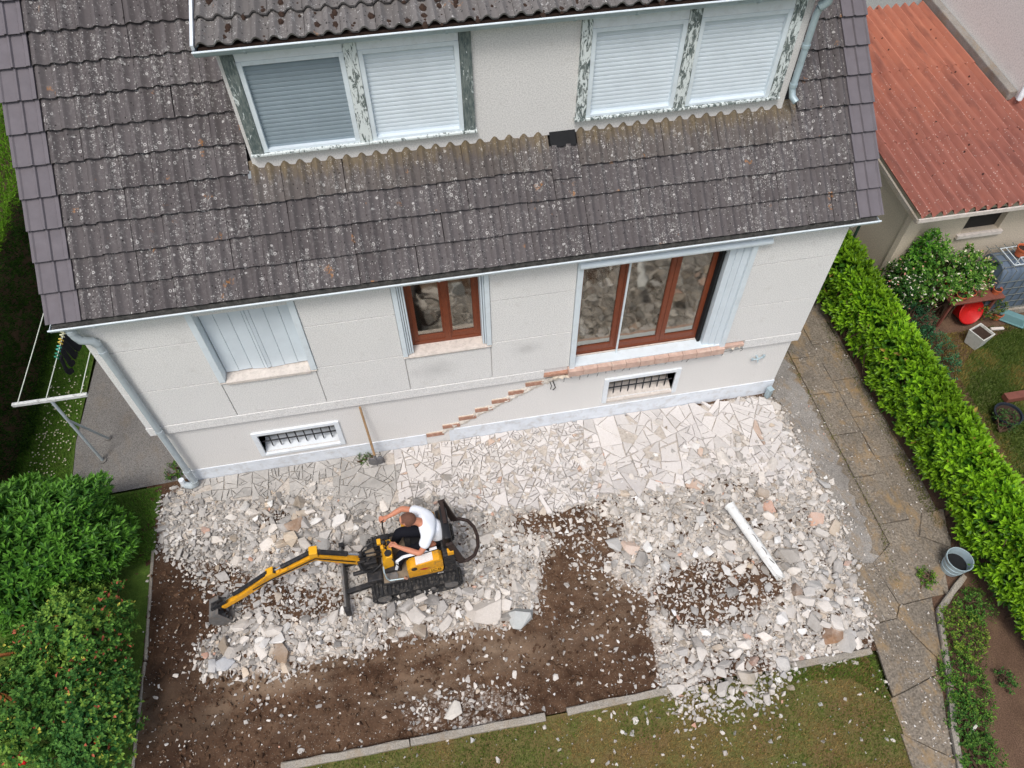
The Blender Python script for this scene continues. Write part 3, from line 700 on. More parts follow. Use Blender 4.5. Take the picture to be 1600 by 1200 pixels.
# lawn soil: mossy mixed turf
def turf(key, g1, g2, br, amt):
    t = NT(key, .95, .1); a = t.noise(2.0, 6, .7); b = t.noise(60, 4, .7); e = t.noise(11, 5, .7)
    col = t.mix(t.ramp(e, [(.35, 0.0), (.65, 1.0)]), lin(g1), lin(g2)); col = t.mix(t.ramp(a, [(amt-.12, 1.0), (amt+.12, 0.0)]), col, lin(br))
    col = t.mix(t.ramp(b, [(.3, .6), (.6, 0.0)]), col, tuple(v*.35 for v in lin(g1))); t.color(col).bump(b, .9, .02); MT[key] = t.m
turf('turf_worn', (106, 112, 62), (126, 124, 72), (130, 108, 74), .50); turf('turf_green', (78, 104, 44), (96, 122, 52), (86, 80, 46), .34); turf('turf_far', (80, 100, 48), (100, 112, 58), (110, 104, 70), .4)
def concrete(key, a, b, speck=1.0, ochre=.5, sc=70):
    t = NT(key, .93, .15); n1 = t.noise(1.6, 6, .68); n2 = t.noise(sc, 3, .6); n3 = t.noise(4.2, 6, .72, t.scale(1, .6, 1), .4)
    col = t.mix(t.ramp(n1, [(.3, 0.0), (.7, 1.0)]), lin(a), lin(b)); col = t.mix(t.ramp(n2, [(.36, .7*speck), (.56, 0.0)]), col, tuple(v*.42 for v in lin(a)))
    col = t.mix(t.ramp(n2, [(.60, 0.0), (.72, .5*speck)]), col, tuple(min(1, v*1.5) for v in lin(b)))
    if ochre: col = t.mix(t.ramp(n3, [(.50, 0.0), (.68, ochre)]), col, lin((150, 126, 92)))
    t.color(col).bump(n2, .5, .006); MT[key] = t.m
concrete('concrete_pad', (120, 117, 113), (136, 133, 129), 1.0, .15); concrete('path_slab', (132, 126, 117), (152, 145, 135), 1.0, .65); concrete('strip', (122, 117, 110), (168, 163, 156), .6, .7)
concrete('path_old', (116, 108, 97), (150, 139, 124), .9, .95, 40); concrete('kerb', (150, 143, 132), (172, 165, 153), .8, .4)
concrete('garden_earth', (92, 72, 58), (116, 92, 76), .8, .2)

def sheet(name, pts, z, mat, kind='structure'):
    m = MB(); m.add([(p[0], p[1], z) for p in pts], [tuple(range(len(pts)))]); o = m.build(name, mat, fixn=False)
    if o.data.polygons[0].normal.z < 0: o.data.flip_normals()
    o['kind'] = kind; return o
sheet('ground', [(-150, -150), (150, -150), (150, 150), (-150, 150)], -.16, MT['turf_far'])

# rubble zones, drawn over the photograph and laid on the ground
Z_RUB = pxpoly([(258, 775), (300, 752), (667, 690), (1212, 618), (1250, 690), (1308, 790), (1338, 880), (1360, 930), (1366, 1005), (1240, 1035), (1200, 1098), (1080, 1115), (1038, 1075), (1025, 1010), (1015, 935), (925, 885), (905, 835), (862, 838), (848, 880), (842, 950), (790, 978), (730, 985), (640, 988), (540, 1022), (430, 1052), (312, 1056), (300, 1015), (350, 985), (338, 930), (275, 872), (250, 855)])
Z_LOW = [(pxpoly([(790, 798), (925, 785), (985, 830), (955, 890), (900, 888), (862, 842), (800, 832)]), .16),
         (pxpoly([(1015, 895), (1100, 868), (1210, 885), (1235, 930), (1150, 985), (1060, 985), (1020, 950)]), .34),
         (pxpoly([(330, 905), (420, 895), (540, 915), (560, 950), (470, 975), (390, 968), (345, 955)]), .36),
         (pxpoly([(280, 870), (380, 868), (400, 900), (330, 905)]), .45),
         (pxpoly([(395, 798), (480, 795), (490, 830), (405, 838)]), .6),
         (pxpoly([(1085, 1020), (1200, 1010), (1215, 1090), (1090, 1105)]), .62)]
Z_SPARSE = [(pxpoly([(610, 1095), (700, 1075), (760, 1060), (835, 1085), (840, 1110), (640, 1150)]), .13), (pxpoly([(690, 990), (800, 985), (815, 1050), (720, 1075)]), .035),
            (pxpoly([(900, 1085), (1060, 1060), (1240, 1090), (1230, 1130), (950, 1150)]), .035), (pxpoly([(880, 890), (1010, 900), (1020, 1060), (900, 1060)]), .03),
            (pxpoly([(1225, 680), (1300, 760), (1360, 900), (1400, 1000), (1366, 1010), (1345, 930), (1290, 790)]), .12), (pxpoly([(380, 1080), (440, 1075), (450, 1120), (390, 1125)]), .05)]
Z_SLAB = pxpoly([(303, 752), (667, 692), (1195, 620), (1228, 690), (1262, 760), (1215, 775), (1120, 752), (1020, 770), (940, 770), (880, 800), (800, 790), (720, 800), (690, 775), (640, 775), (585, 800), (520, 800), (470, 775), (400, 780), (300, 782)])
SOIL = [(-.42, .06), (9.08, .06), (9.16, -1.8), (8.96, -3.55), (8.70, -4.06), (-.34, -4.06-.0)]
PILES = [((470, 835), .20, .50), ((560, 850), .08, .4), ((1200, 870), .15, .75), ((1130, 1040), .12, .5), ((1280, 960), .14, .45), ((780, 945), .10, .30), ((420, 1010), .08, .5), ((650, 950), .07, .45), ((1000, 820), .10, .45), ((1150, 780), .06, .6)]
PILES = [(U(*p), h, r) for p, h, r in PILES]
KY = -4.12
def H(x, y):
    """height of the ground under the rubble"""
    x = np.asarray(x, float); y = np.asarray(y, float)
    h = .028*fbm(x*1.3, y*1.9, 3)+.020*fbm(x*6, y*7, 3)-.03
    for c, a, r in PILES: h = h+a*np.exp(-((x-c.x)**2+(y-c.y)**2)/(r*r))
    for yy, dd in ((-3.05, .022), (-3.42, .022)):        # ruts of the tracks
        h = h+.007*np.sign(np.sin(x*105))*np.exp(-((y-yy-.05*np.sin(x*1.4))/.09)**6)*((x > -.2) & (x < 5.0))*(vnoise(x*2.2, y*2.2) > -.1)
        h = h-dd*np.exp(-((y-yy-.05*np.sin(x*1.4))/.11)**2)*((x > -.3) & (x < 5.2))
    e = np.clip((y+.22)/.25, 0, 1); return h*(1-e)+(-.03)*e
xs = np.arange(-.62, 9.34, .034); ys = np.arange(-4.10, .10, .034); GX, GY = np.meshgrid(xs, ys, indexing='ij')
hz = H(GX, GY)+.034*fbm(GX*15, GY*15, 4)*(1+.9*vnoise(GX*2, GY*2))
P2 = np.stack([GX.ravel(), GY.ravel()], 1)
P2 = P2+np.stack([.13*fbm(P2[:, 0]*2.1, P2[:, 1]*2.1, 3), .13*fbm(P2[:, 0]*2.1+40, P2[:, 1]*2.1+9, 3)], 1)
inr = inpoly(P2, Z_RUB).astype(float)
for zpoly, dn in Z_LOW: inr[inpoly(P2, zpoly)] = .12
for zpoly, dn in Z_SPARSE:
    if dn > .1: inr[inpoly(P2, zpoly)] = np.maximum(inr[inpoly(P2, zpoly)], .3)
I2 = inr.reshape(GX.shape)
for _ in range(14):
    I2 = (I2+np.roll(I2, 1, 0)+np.roll(I2, -1, 0)+np.roll(I2, 1, 1)+np.roll(I2, -1, 1))/5
drive = np.exp(-((GY+3.2)/.35)**2)/(1+np.exp((GX-4.4)*3))+.6*np.exp(-((GX-5.6)/.6)**2-((GY+2.6)/.6)**2)
colr = np.zeros((GX.size, 3)); colr[:, 0] = (I2*1.0).ravel(); colr[:, 1] = np.clip(drive*1.3, 0, 1).ravel()
colr[:, 2] = np.clip(1.25-np.abs(GX-.05)*1.5+.5*fbm(GX*2, GY*2, 3), 0, 1).ravel()*(GY < -.9).ravel()
nx_, ny_ = GX.shape; idx = np.arange(nx_*ny_).reshape(nx_, ny_)
F_ = np.stack([idx[:-1, :-1].ravel(), idx[1:, :-1].ravel(), idx[1:, 1:].ravel(), idx[:-1, 1:].ravel()], 1)
soil = link('soil', npmesh('soil', np.stack([GX.ravel(), GY.ravel(), hz.ravel()], 1), F_, colr, True), MT['soil']); soil['kind'] = 'structure'

# ---------------------------------------------------------------- cells: cracked slab, broken path
def clip(poly, px_, py_, nx, ny):
    out = []; n = len(poly)
    for i in range(n):
        a = poly[i]; b = poly[(i+1) % n]; da = (a[0]-px_)*nx+(a[1]-py_)*ny; db = (b[0]-px_)*nx+(b[1]-py_)*ny
        if da <= 0: out.append(a)
        if (da < 0 < db) or (db < 0 < da):
            t_ = da/(da-db); out.append((a[0]+(b[0]-a[0])*t_, a[1]+(b[1]-a[1])*t_))
    return out
def cells(sites):
    S = np.array(sites); res = []
    for i in range(len(S)):
        d = np.hypot(*(S-S[i]).T); order = np.argsort(d)[1:20]; r = d[order[-1]]
        poly = [(S[i, 0]-r, S[i, 1]-r), (S[i, 0]+r, S[i, 1]-r), (S[i, 0]+r, S[i, 1]+r), (S[i, 0]-r, S[i, 1]+r)]
        for j in order:
            mx_, my_ = (S[i]+S[j])/2; v = S[j]-S[i]; poly = clip(poly, mx_, my_, v[0], v[1])
            if len(poly) < 3: break
        res.append(poly)
    return res
def piece_geo(poly, z, th, gap, tilt, bev=.006, chip=True):
    """one flat piece: chamfered top, sides; returns verts, faces (local to its centre)"""
    P = np.array(poly); c = P.mean(0); q = P-c; d = np.hypot(*q.T)[:, None]; q = q*np.clip((d-gap)/np.maximum(d, 1e-5), .3, 1)
    q = q[(np.hypot(*(q-np.roll(q, 1, 0)).T) > .004)]
    if len(q) < 3: return None
    qq = []                                            # chipped edges
    for a, b in zip(q, np.roll(q, -1, 0)):
        qq.append(a); L_ = np.hypot(*(b-a)); k_ = int(L_/.05) if chip else 0
        for j in range(1, min(k_, 4)+1):
            m_ = a+(b-a)*(j+random.uniform(-.25, .25))/(min(k_, 4)+1); qq.append(m_*(1-random.random()**2*.010/max(.02, np.hypot(*m_))))
    q = np.array(qq); n = len(q)
    tz = lambda a: a[:, 0]*tilt[0]+a[:, 1]*tilt[1]
    top = q*np.clip(1-bev/np.maximum(np.hypot(*q.T)[:, None], .01), .5, 1)
    V = np.concatenate([np.c_[top, th+tz(top)], np.c_[q, th-bev+tz(q)], np.c_[q, tz(q)-.02]])
    F = [tuple(range(n))]+[(i, n+i, n+(i+1) % n, (i+1) % n) for i in range(n)]+[(n+i, 2*n+i, 2*n+(i+1) % n, n+(i+1) % n) for i in range(n)]
    return c, V, F
def cell_objects(pcs, name, mat, parent, maxn, stuffname):
    """pcs: (poly, z, th, gap, tilt, colour); the largest maxn become objects, the rest one mesh"""
    def area(p): return abs(sum(p[i][0]*p[(i+1) % len(p)][1]-p[(i+1) % len(p)][0]*p[i][1] for i in range(len(p))))/2
    pcs = sorted(pcs, key=lambda c: -area(c[0])); SV_ = []; SF = []; SC = []; nb = 0
    for k, (poly, z, th, gap, tilt, colr) in enumerate(pcs):
        g = piece_geo(poly, z, th, gap, tilt)
        if g is None: continue
        c, V, F = g
        if k < maxn:
            me = bpy.data.meshes.new(name); me.from_pydata([tuple(map(float, v)) for v in V], [], F); me.update()
            a = me.attributes.new('Col', 'FLOAT_COLOR', 'POINT'); a.data.foreach_set('color', np.tile(np.array([*colr, 1.0], np.float32), len(V)))
            me.materials.append(mat); o = bpy.data.objects.new(name, me); COL.objects.link(o); o.parent = parent; o.location = (c[0], c[1], z)
        else:
            V = V+np.array([c[0], c[1], z])
            for f in F:
                for j in range(1, len(f)-1): SF.append((nb+f[0], nb+f[j], nb+f[j+1]))
            SV_.append(V); SC += [colr]*len(V); nb += len(V)
    if SV_:
        o = link(stuffname, npmesh(stuffname, np.concatenate(SV_), SF, np.array(SC)), mat, parent); o['kind'] = 'stuff'
def grow_sites(poly, fn_r, n, seed, box):
    r_ = np.random.default_rng(seed); pts = []; 
    C_ = r_.uniform((box[0], box[2]), (box[1], box[3]), (n, 2))
    C_ = C_[inpoly(C_, poly)]
    for p in C_:
        rr = fn_r(p)
        if all((p[0]-q[0])**2+(p[1]-q[1])**2 > (rr*.5+q[2]*.5)**2 for q in pts): pts.append((p[0], p[1], rr))
    return pts
# broken terrace slab along the wall
simple('slab_dust', (190, 182, 172), .98, .18, 14, bump=.8, bsc=70, dirt=(138, 122, 106), dirt_amt=.6)
terr = sheet('broken_terrace', [(p[0], p[1]) for p in Z_SLAB], -.004, MT['slab_dust'])
def parea(p): return abs(sum(p[i][0]*p[(i+1) % len(p)][1]-p[(i+1) % len(p)][0]*p[i][1] for i in range(len(p))))/2
def shatter(poly, out, thr, depth=0):
    """crack a plate again and again along random lines until the shards are small"""
    P = np.array(poly); c = P.mean(0); A_ = parea(poly); t0 = thr(c)
    if len(poly) < 3 or A_ < .0006: return
    if depth > 2 and A_ < t0*random.lognormvariate(0, .75): out.append(poly); return
    w_, v_ = np.linalg.eigh(np.cov((P-c).T)+1e-9*np.eye(2)); ax = v_[:, 1]; an = math.atan2(ax[1], ax[0])+random.gauss(0, .48)
    L_ = math.sqrt(max(w_[1], 1e-6)); q = c+ax*random.uniform(-.5, .5)*L_+np.array([random.gauss(0, .01), random.gauss(0, .01)])
    nx, ny = math.cos(an), math.sin(an)
    for sg in (1, -1): shatter(clip(poly, q[0], q[1], nx*sg, ny*sg), out, thr, depth+1)
shards = []
random.seed(21)
for k in range(6): shatter([(-.1+1.55*k, -1.9), (-.1+1.55*(k+1), -1.9), (-.1+1.55*(k+1), -.016), (-.1+1.55*k, -.016)], shards, lambda c: (.0070 if 3.5 < c[0] < 6.0 else (.030 if c[0] > 6.0 else .018)))
S2 = np.array([np.mean(p, 0) for p in shards]); keep = inpoly(S2, Z_SLAB); pcs = []
for i, poly in enumerate(shards):
    if not keep[i] or len(poly) < 3 or random.random() < (.16 if 3.5 < S2[i, 0] < 6 else .05): continue
    x, y = S2[i]; left = x+.5*fbm(np.array([x*1.3]), np.array([y*1.3]))[0] < 2.9; v = random.gauss(0, .035)
    base = np.array(lin((170, 167, 162))) if left else np.array(lin((211, 206, 202)))
    u = random.random()
    if not left and u < .02: base = np.array(lin((200, 172, 152)))
    elif u < .14: base = base*.86
    base = base*(1+v*2); mid = 1.0 if 3.6 < x < 6.0 else 0.0
    far_ = min(1, max(0, (-y-.35)/.8)); tl = .015+.07*far_+.05*mid
    pcs.append((poly, -.012+random.uniform(0, .006)+.02*far_*random.random()+.012*mid*random.random(), .026+.008*random.random()*(1+mid), .0012+.010*random.random()**3*(1+far_), (random.gauss(0, tl), random.gauss(0, tl)), np.clip(base, 0, .85)))
cell_objects(pcs, 'slab_piece', MT['rubble'], terr, 300, 'slab_fragments')

# ---------------------------------------------------------------- path on the right
PATH = [(8.99, .30), (9.85, .87), (9.85, 6.0), (10.62, 6.0), (10.64, 1.56), (10.58, -.11), (10.58, -2.0), (10.52, -2.85), (10.30, -3.22), (9.92, -3.38), (9.55, -4.12), (9.03, -5.51), (8.6, -7.2), (8.1, -7.2), (8.63, -5.44), (8.70, -4.74), (8.93, -3.59), (9.13, -1.79), (9.02, .0)]
path = sheet('path', PATH, -.022, MT['path_old'])
pcs = []
y_ = 5.2
for ci, (xa, xb) in enumerate(((9.62, 10.08), (10.08, 10.54))):
    yy = 5.0+.18*ci
    while yy > -2.9:
        L = .74+random.uniform(-.05, .05); xw = (0, 0)
        if yy-L < -1.9 and ci == 1: break
        pcs.append(([(xa, yy), (xb, yy), (xb, yy-L), (xa, yy-L)], -.014+random.uniform(0, .005), .020, .0028, (random.gauss(0, .004), random.gauss(0, .004)), (.2, .2, .2))); yy -= L
cell_objects(pcs, 'paving_slab', MT['path_old'], path, 300, 'x')
st = grow_sites(PATH, lambda p: .34+.5*random.random(), 2500, 8, (8, 10.7, -7.2, -1.2)); S2 = np.array([p[:2] for p in st]+[(7.5, -6), (11, -6), (8, -3), (11, -3), (9.8, -.5), (8, -9), (8.3, -1)])
pcs = []
for i, poly in enumerate(cells(S2)[:len(st)]):
    x, y = S2[i]
    if y > -2.6 or len(poly) < 3: continue
    # trim to the path borders
    le = np.interp(-y, [1.79, 3.59, 4.74, 5.44, 7.2], [9.13, 8.93, 8.70, 8.63, 8.1]); re = np.interp(-y, [2.0, 2.85, 3.3, 4.12, 5.51, 7.2], [10.58, 10.52, 10.1, 9.55, 9.03, 8.6])
    poly = clip(clip(poly, le-.05, y, -1, .12), re-.01, y, 1, -.38)
    if len(poly) < 3: continue
    pcs.append((poly, -.014+random.uniform(0, .008), .018, .0025, (random.gauss(0, .012), random.gauss(0, .012)), (.2, .2, .2)))
cell_objects(pcs, 'path_fragment', MT['path_old'], path, 300, 'x')
# grey concrete strip along the rubble, thrown with dust
strip = sheet('concrete_strip', [(9.02, .25), (9.5, .62)]+[(9.54-.09*max(0, -yy-1.2)**1.3+random.gauss(0, .035), yy) for yy in np.arange(.5, -3.3, -.07)]+[(9.0, -3.6), (9.13, -1.79)], -.006, MT['strip'])
# left concrete pad, lawns, beds
sheet('concrete_pad', [(-1.72, 2.9), (-1.78, 1.02), (-1.72, .36), (-1.2, .0), (-.38, .03), (-.02, .05), (-.02, 7.0), (-1.74, 7.0)], -.010, MT['concrete_pad'])
lawn_l = sheet('side_lawn', [(-2.9, 9.0), (-2.9, -6), (-.36, -6), (-.40, .0), (-1.2, -.02), (-1.73, .34), (-1.79, 1.02), (-1.75, 9.0)], -.020, MT['turf_green'])
lawn_f = sheet('front_lawn', [(-.34, KY-.0), (8.62, KY), (8.70, -4.74), (8.63, -5.44), (8.1, -7.2), (8.0, -14), (-.34, -14)], -.018, MT['turf_worn'])
sheet('hedge_bed', [(10.57, 3.5), (10.59, -2.0), (10.53, -2.85), (10.31, -3.22), (9.93, -3.38), (9.56, -4.12), (9.04, -5.51), (8.4, -8), (11.8, -8), (11.6, 3.5)], -.030, MT['garden_earth'])
sheet('garden_lawn', [(12.0, 1.2), (11.6, -8), (22, -8), (22, 1.2)], -.028, MT['turf_far'])
sheet('garden_bed', [(11.2, 1.6), (11.3, -6), (11.75, -6), (12.15, -.2), (12.9, .35), (15, .75), (15, 1.6)], -.024, MT['garden_earth'])
# kerbs: concrete edging, each length its own stone
def kerb(p0, p1, w, h, name='kerb_stone', label='', z=0.0, mat='kerb', grp=None):
    p0 = Vector((p0[0], p0[1], z)); p1 = Vector((p1[0], p1[1], z)); m = MB(); n = max(2, int((p1-p0).length/.16)); d = (p1-p0).normalized(); s_ = Vector((-d.y, d.x, 0))
    prof = [(-w/2, -.12), (w/2, -.12), (w/2, h-.012), (w/2-.012, h), (-w/2+.012, h), (-w/2, h-.012)]
    vs = []; fs = []
    for i in range(n+1):
        c = p0.lerp(p1, i/n); 
        for a, b in prof: vs.append(c+s_*(a+random.gauss(0, .0035))+Vector((0, 0, b+(random.gauss(0, .004) if b > 0 else 0))))
    k = len(prof)
    for i in range(n):
        for j in range(k): fs.append((i*k+j, i*k+(j+1) % k, (i+1)*k+(j+1) % k, (i+1)*k+j))
    fs += [tuple(range(k-1, -1, -1)), tuple(n*k+j for j in range(k))]
    m.add(vs, fs); o = m.build(name, MT[mat]); return tag(o, label, 'kerb', grp)
for (a, b), lb in zip([((440, 1199), (640, 1161)), ((642, 1160), (852, 1121)), ((886, 1112), (1056, 1076)), ((1236, 1041), (1360, 1018)), ((238, 860), (226, 1030)), ((225, 1034), (205, 1210))],
        ['long concrete kerb at the lawn edge, nearest the bottom of the photo', 'concrete kerb at the lawn edge below the loose white chunks', 'sunken middle kerb half covered with soil at the lawn edge', 'short concrete kerb at the corner of the rubble and the mossy lawn', 'upright concrete edging between dark soil and the big green shrub', 'concrete edging between dark soil and the rose bushes']):
    pa, pb = U(*a), U(*b); kerb(pa, pb, .085 if a[0] > 300 else .035, (.042 if a[0] > 300 else -.004) if a[0] != 886 else .022, label=lb)
edge = [(1505, 902), (1466, 955), (1473, 1010), (1485, 1090), (1488, 1140), (1502, 1215)]
for i, ((a, b), lb) in enumerate(zip(zip(edge[:-1], edge[1:]), ['slanting weathered edging stone beside the zinc bucket', 'second edging stone of the path from the zinc bucket', 'third edging stone of the path from the zinc bucket, among weeds', 'short dark edging stone where the path narrows', 'last edging stone of the path at the bottom right'])):
    kerb(U(*a), U(*b), .07, .06, 'edging_stone', lb, mat='kerb')

# ---------------------------------------------------------------- rubble
def hull(n, seed, flat=.6):
    r_ = random.Random(seed); bm = bmesh.new()
    for _ in range(n):
        v = Vector((r_.gauss(0, 1), r_.gauss(0, 1), r_.gauss(0, 1))).normalized()
        p = 3.5; L = (abs(v.x)**p+abs(v.y)**p+abs(v.z)**p)**(-1/p)      # squared-off lump
        v = v*L*r_.uniform(.82, 1.0); bm.verts.new((v.x, v.y*r_.uniform(.9, 1.0), v.z*flat))
    res = bmesh.ops.convex_hull(bm, input=bm.verts); bmesh.ops.delete(bm, geom=[e for e in res['geom_interior'] if isinstance(e, bmesh.types.BMVert)], context='VERTS')
    bmesh.ops.triangulate(bm, faces=bm.faces); bm.verts.ensure_lookup_table()
    V = np.array([v.co[:] for v in bm.verts]); F = np.array([[v.index for v in f.verts] for f in bm.faces]); bm.free(); return V, F
HULL = [hull(random.choice((8, 9, 11, 13)), 100+i, random.choice((.30, .42, .55, .75))) for i in range(26)]
BIGH = [hull(15, 300+i, random.choice((.3, .4, .5, .6))) for i in range(14)]
TINY = [hull(7, 500+i, .6) for i in range(10)]
def rotmat(ax, ay, az): return np.array(Matrix.Rotation(az, 3, 'Z') @ Matrix.Rotation(ax, 3, 'X') @ Matrix.Rotation(ay, 3, 'Y'))
def density(P):
    P = P+np.random.default_rng(len(P)).normal(0, .085, P.shape)
    P = P+np.stack([.13*fbm(P[:, 0]*2.1, P[:, 1]*2.1, 3), .13*fbm(P[:, 0]*2.1+40, P[:, 1]*2.1+9, 3)], 1)
    d = np.where(inpoly(P, Z_RUB), 1.0, .006)
    for zp, dn in Z_SPARSE: d[inpoly(P, zp)] = np.maximum(d[inpoly(P, zp)], dn)
    for zp, dn in Z_LOW: d[inpoly(P, zp)] = dn
    s_ = inpoly(P, Z_SLAB); d[s_] = np.minimum(d[s_], .20+.14*((P[s_, 0] > 3.4) & (P[s_, 0] < 6.1))+.6*np.clip((-P[s_, 1]-.40)/.6, 0, 1))
    d[(P[:, 1] > -.0)] = 0
    return d
def stone_col(x, y, big=False):
    u = random.random(); left = x < 4.0 and y > -2.6
    if u < .010: c = (204, 160, 138)
    elif u < .06: c = (190, 174, 154)
    elif u < (.60 if left else .26): c = (172, 168, 163)
    elif u < .90: c = (209, 202, 193)
    else: c = (226, 224, 220)
    return np.clip(np.array(lin(c))*random.choice((random.uniform(.5, .8), random.uniform(.8, 1.1), random.uniform(.9, 1.22))), 0, .86)
sizes = np.sort(np.concatenate([rng.uniform(.085, .135, 150), rng.uniform(.055, .09, 560), rng.uniform(.034, .06, 2300), rng.uniform(.014, .036, 17000)]))[::-1]
grid = {}; stones = []
# named big pieces seen in the photograph: pixel, radius, flatness, colour, label
BIG = [((755, 952), .27, .38, (206, 198, 188), 'largest broken slab, brown stained on top, below the excavator track'), ((812, 958), .20, .40, (176, 180, 178), 'bluish grey slab with a rust patch beside the largest slab'),
       ((348, 1036), .15, .35, (188, 190, 192), 'pale slab propped up at the lower left end of the rubble'), ((330, 1040), .11, .7, (176, 176, 176), 'grey block leaning on the pale slab at the lower left'),
       ((438, 1020), .17, .3, (156, 136, 116), 'earth brown slab at the lower left of the rubble'), ((458, 848), .13, .75, (196, 180, 158), 'rounded boulder standing above the excavator boom'),
       ((462, 825), .14, .7, (150, 122, 98), 'brown soil-covered boulder in the upper left heap'), ((508, 850), .13, .4, (158, 156, 152), 'tilted grey slab just above the yellow boom'),
       ((1298, 992), .17, .55, (150, 118, 92), 'brown concrete lump with a bare underside near the kerb corner'), ((1325, 998), .19, .35, (184, 180, 174), 'flat grey slab lying at the kerb corner'),
       ((1165, 1060), .14, .45, (172, 162, 148), 'large buff chunk low in the right-hand rubble'), ((1232, 872), .20, .30, (166, 160, 152), 'long grey slab beside the fallen column'),
       ((1278, 808), .16, .18, (206, 164, 138), 'flat salmon coloured tile fragment right of the fallen column'), ((960, 845), .15, .5, (190, 188, 184), 'grey chunk at the left edge of the right-hand rubble'),
       ((985, 852), .14, .5, (202, 180, 164), 'pinkish chunk at the left edge of the right-hand rubble'), ((650, 960), .15, .45, (196, 190, 182), 'wide pale chunk below the excavator track'),
       ((1042, 882), .09, .7, (214, 212, 208), 'lone pale boulder on the brown patch'), ((1190, 770), .12, .5, (168, 150, 130), 'buff lump on top of the cracked terrace'),
       ((545, 785), .10, .35, (178, 176, 172), 'grey slab above the excavator blade'), ((705, 1108), .14, .5, (208, 202, 192), 'biggest white chunk lying by the lower kerb'),
       ((1060, 985), .11, .45, (186, 180, 172), 'wedge of concrete at the left end of the lower right rubble'), ((1240, 925), .10, .9, (136, 106, 82), 'rusty brown block by the foot of the fallen column')]
def try_put(x, y, s, k):
    cx, cy = int(x/.14), int(y/.14)
    for i in range(cx-2, cx+3):
        for j in range(cy-2, cy+3):
            for (a, b, r) in grid.get((i, j), ()):
                if (a-x)**2+(b-y)**2 < ((r+s)*k)**2: return False
    grid.setdefault((cx, cy), []).append((x, y, s)); return True
IND = []
for (pp, s, fl, colr, lb) in BIG:
    p = U(*pp, .1); grid.setdefault((int(p.x/.14), int(p.y/.14)), []).append((p.x, p.y, s*.7)); IND.append((p.x, p.y, s, fl, np.array(lin(colr)), lb))
EXC_BOX = (2.5, 3.75, -2.4, -1.5)
cand = np.stack([rng.uniform(-.45, 9.3, 90000), rng.uniform(-5.3, -.02, 90000)], 1); dens = density(cand); okc = cand[rng.random(len(cand)) < dens]; ci = 0
placed = []
for s in sizes:
    for _ in range(6):
        if ci >= len(okc): ci = 0
        x, y = okc[ci]+rng.normal(0, .004, 2); ci += 1
        if s > .075 and random.random() < .6:
            hc_, ha_, hr_ = PILES[random.choice((0, 0, 0, 1, 2, 2, 3, 4, 4, 5, 6, 7))]; x, y = hc_.x+random.gauss(0, hr_*.45), hc_.y+random.gauss(0, hr_*.40)
        if EXC_BOX[0] < x < EXC_BOX[1] and EXC_BOX[2] < y < EXC_BOX[3] and s > .035: continue
        if y > -s*.9-.02: continue
        if s > .052 and not inpoly(np.array([[x, y]]), Z_RUB)[0] and random.random() < .8: continue
        if try_put(x, y, s, .56): placed.append((x, y, s)); break
XY = np.array([(a, b) for a, b, _ in placed]); HZ = H(XY[:, 0], XY[:, 1]); DD = density(XY)
HZ[XY[:, 1] < KY+.03] = -.016
NIND = 300-len(IND); SVv = []; SF = []; SC = []; nb = 0
MARKS = [(U(*p), w) for p, w in (((400, 810), 'in the upper left heap by the downpipe'), ((500, 830), 'in the heap above the excavator boom'), ((330, 900), 'near the excavator bucket'), ((450, 930), 'under the excavator boom'), ((380, 1010), 'at the lower left end of the rubble'), ((520, 980), 'below the dozer blade'), ((640, 970), 'below the excavator track'), ((780, 900), 'right of the excavator'), ((780, 770), 'behind the driver'), ((620, 770), 'below the shovel'), ((960, 800), 'below the wide window'), ((1100, 800), 'left of the fallen column'), ((1240, 800), 'right of the fallen column'), ((1160, 930), 'on the brown patch beside the fallen column'), ((1290, 920), 'between the fallen column and the path'), ((1300, 1000), 'at the kerb corner'), ((1120, 1040), 'in the lower right rubble'), ((1080, 1130), 'on the mossy lawn'), ((720, 1100), 'by the lower kerb'), ((900, 1000), 'on the open soil'), ((1180, 680), 'near the right house corner'), ((960, 700), 'on the cracked terrace'))]
LBL = ['loose chunk of broken pale concrete in the rubble']
for (x, y, s, fl, colr, lb) in IND:
    V, F = BIGH[int((x*37+y*91) % 14)]; V = V.copy(); V[:, 2] *= fl/.45
    R = rotmat(random.gauss(0, .14), random.gauss(0, .14), random.uniform(0, 6.28)); V = (V*np.array([s, s*random.uniform(.7, .95), s])) @ R.T
    me = npmesh('concrete_chunk', V, F, np.tile(colr, (len(V), 1))); o = link('concrete_chunk', me, MT['rubble']); o.location = (x, y, float(H(x, y))+.35*s*fl+.02)
    tag(o, lb, 'chunk')
CH = {}
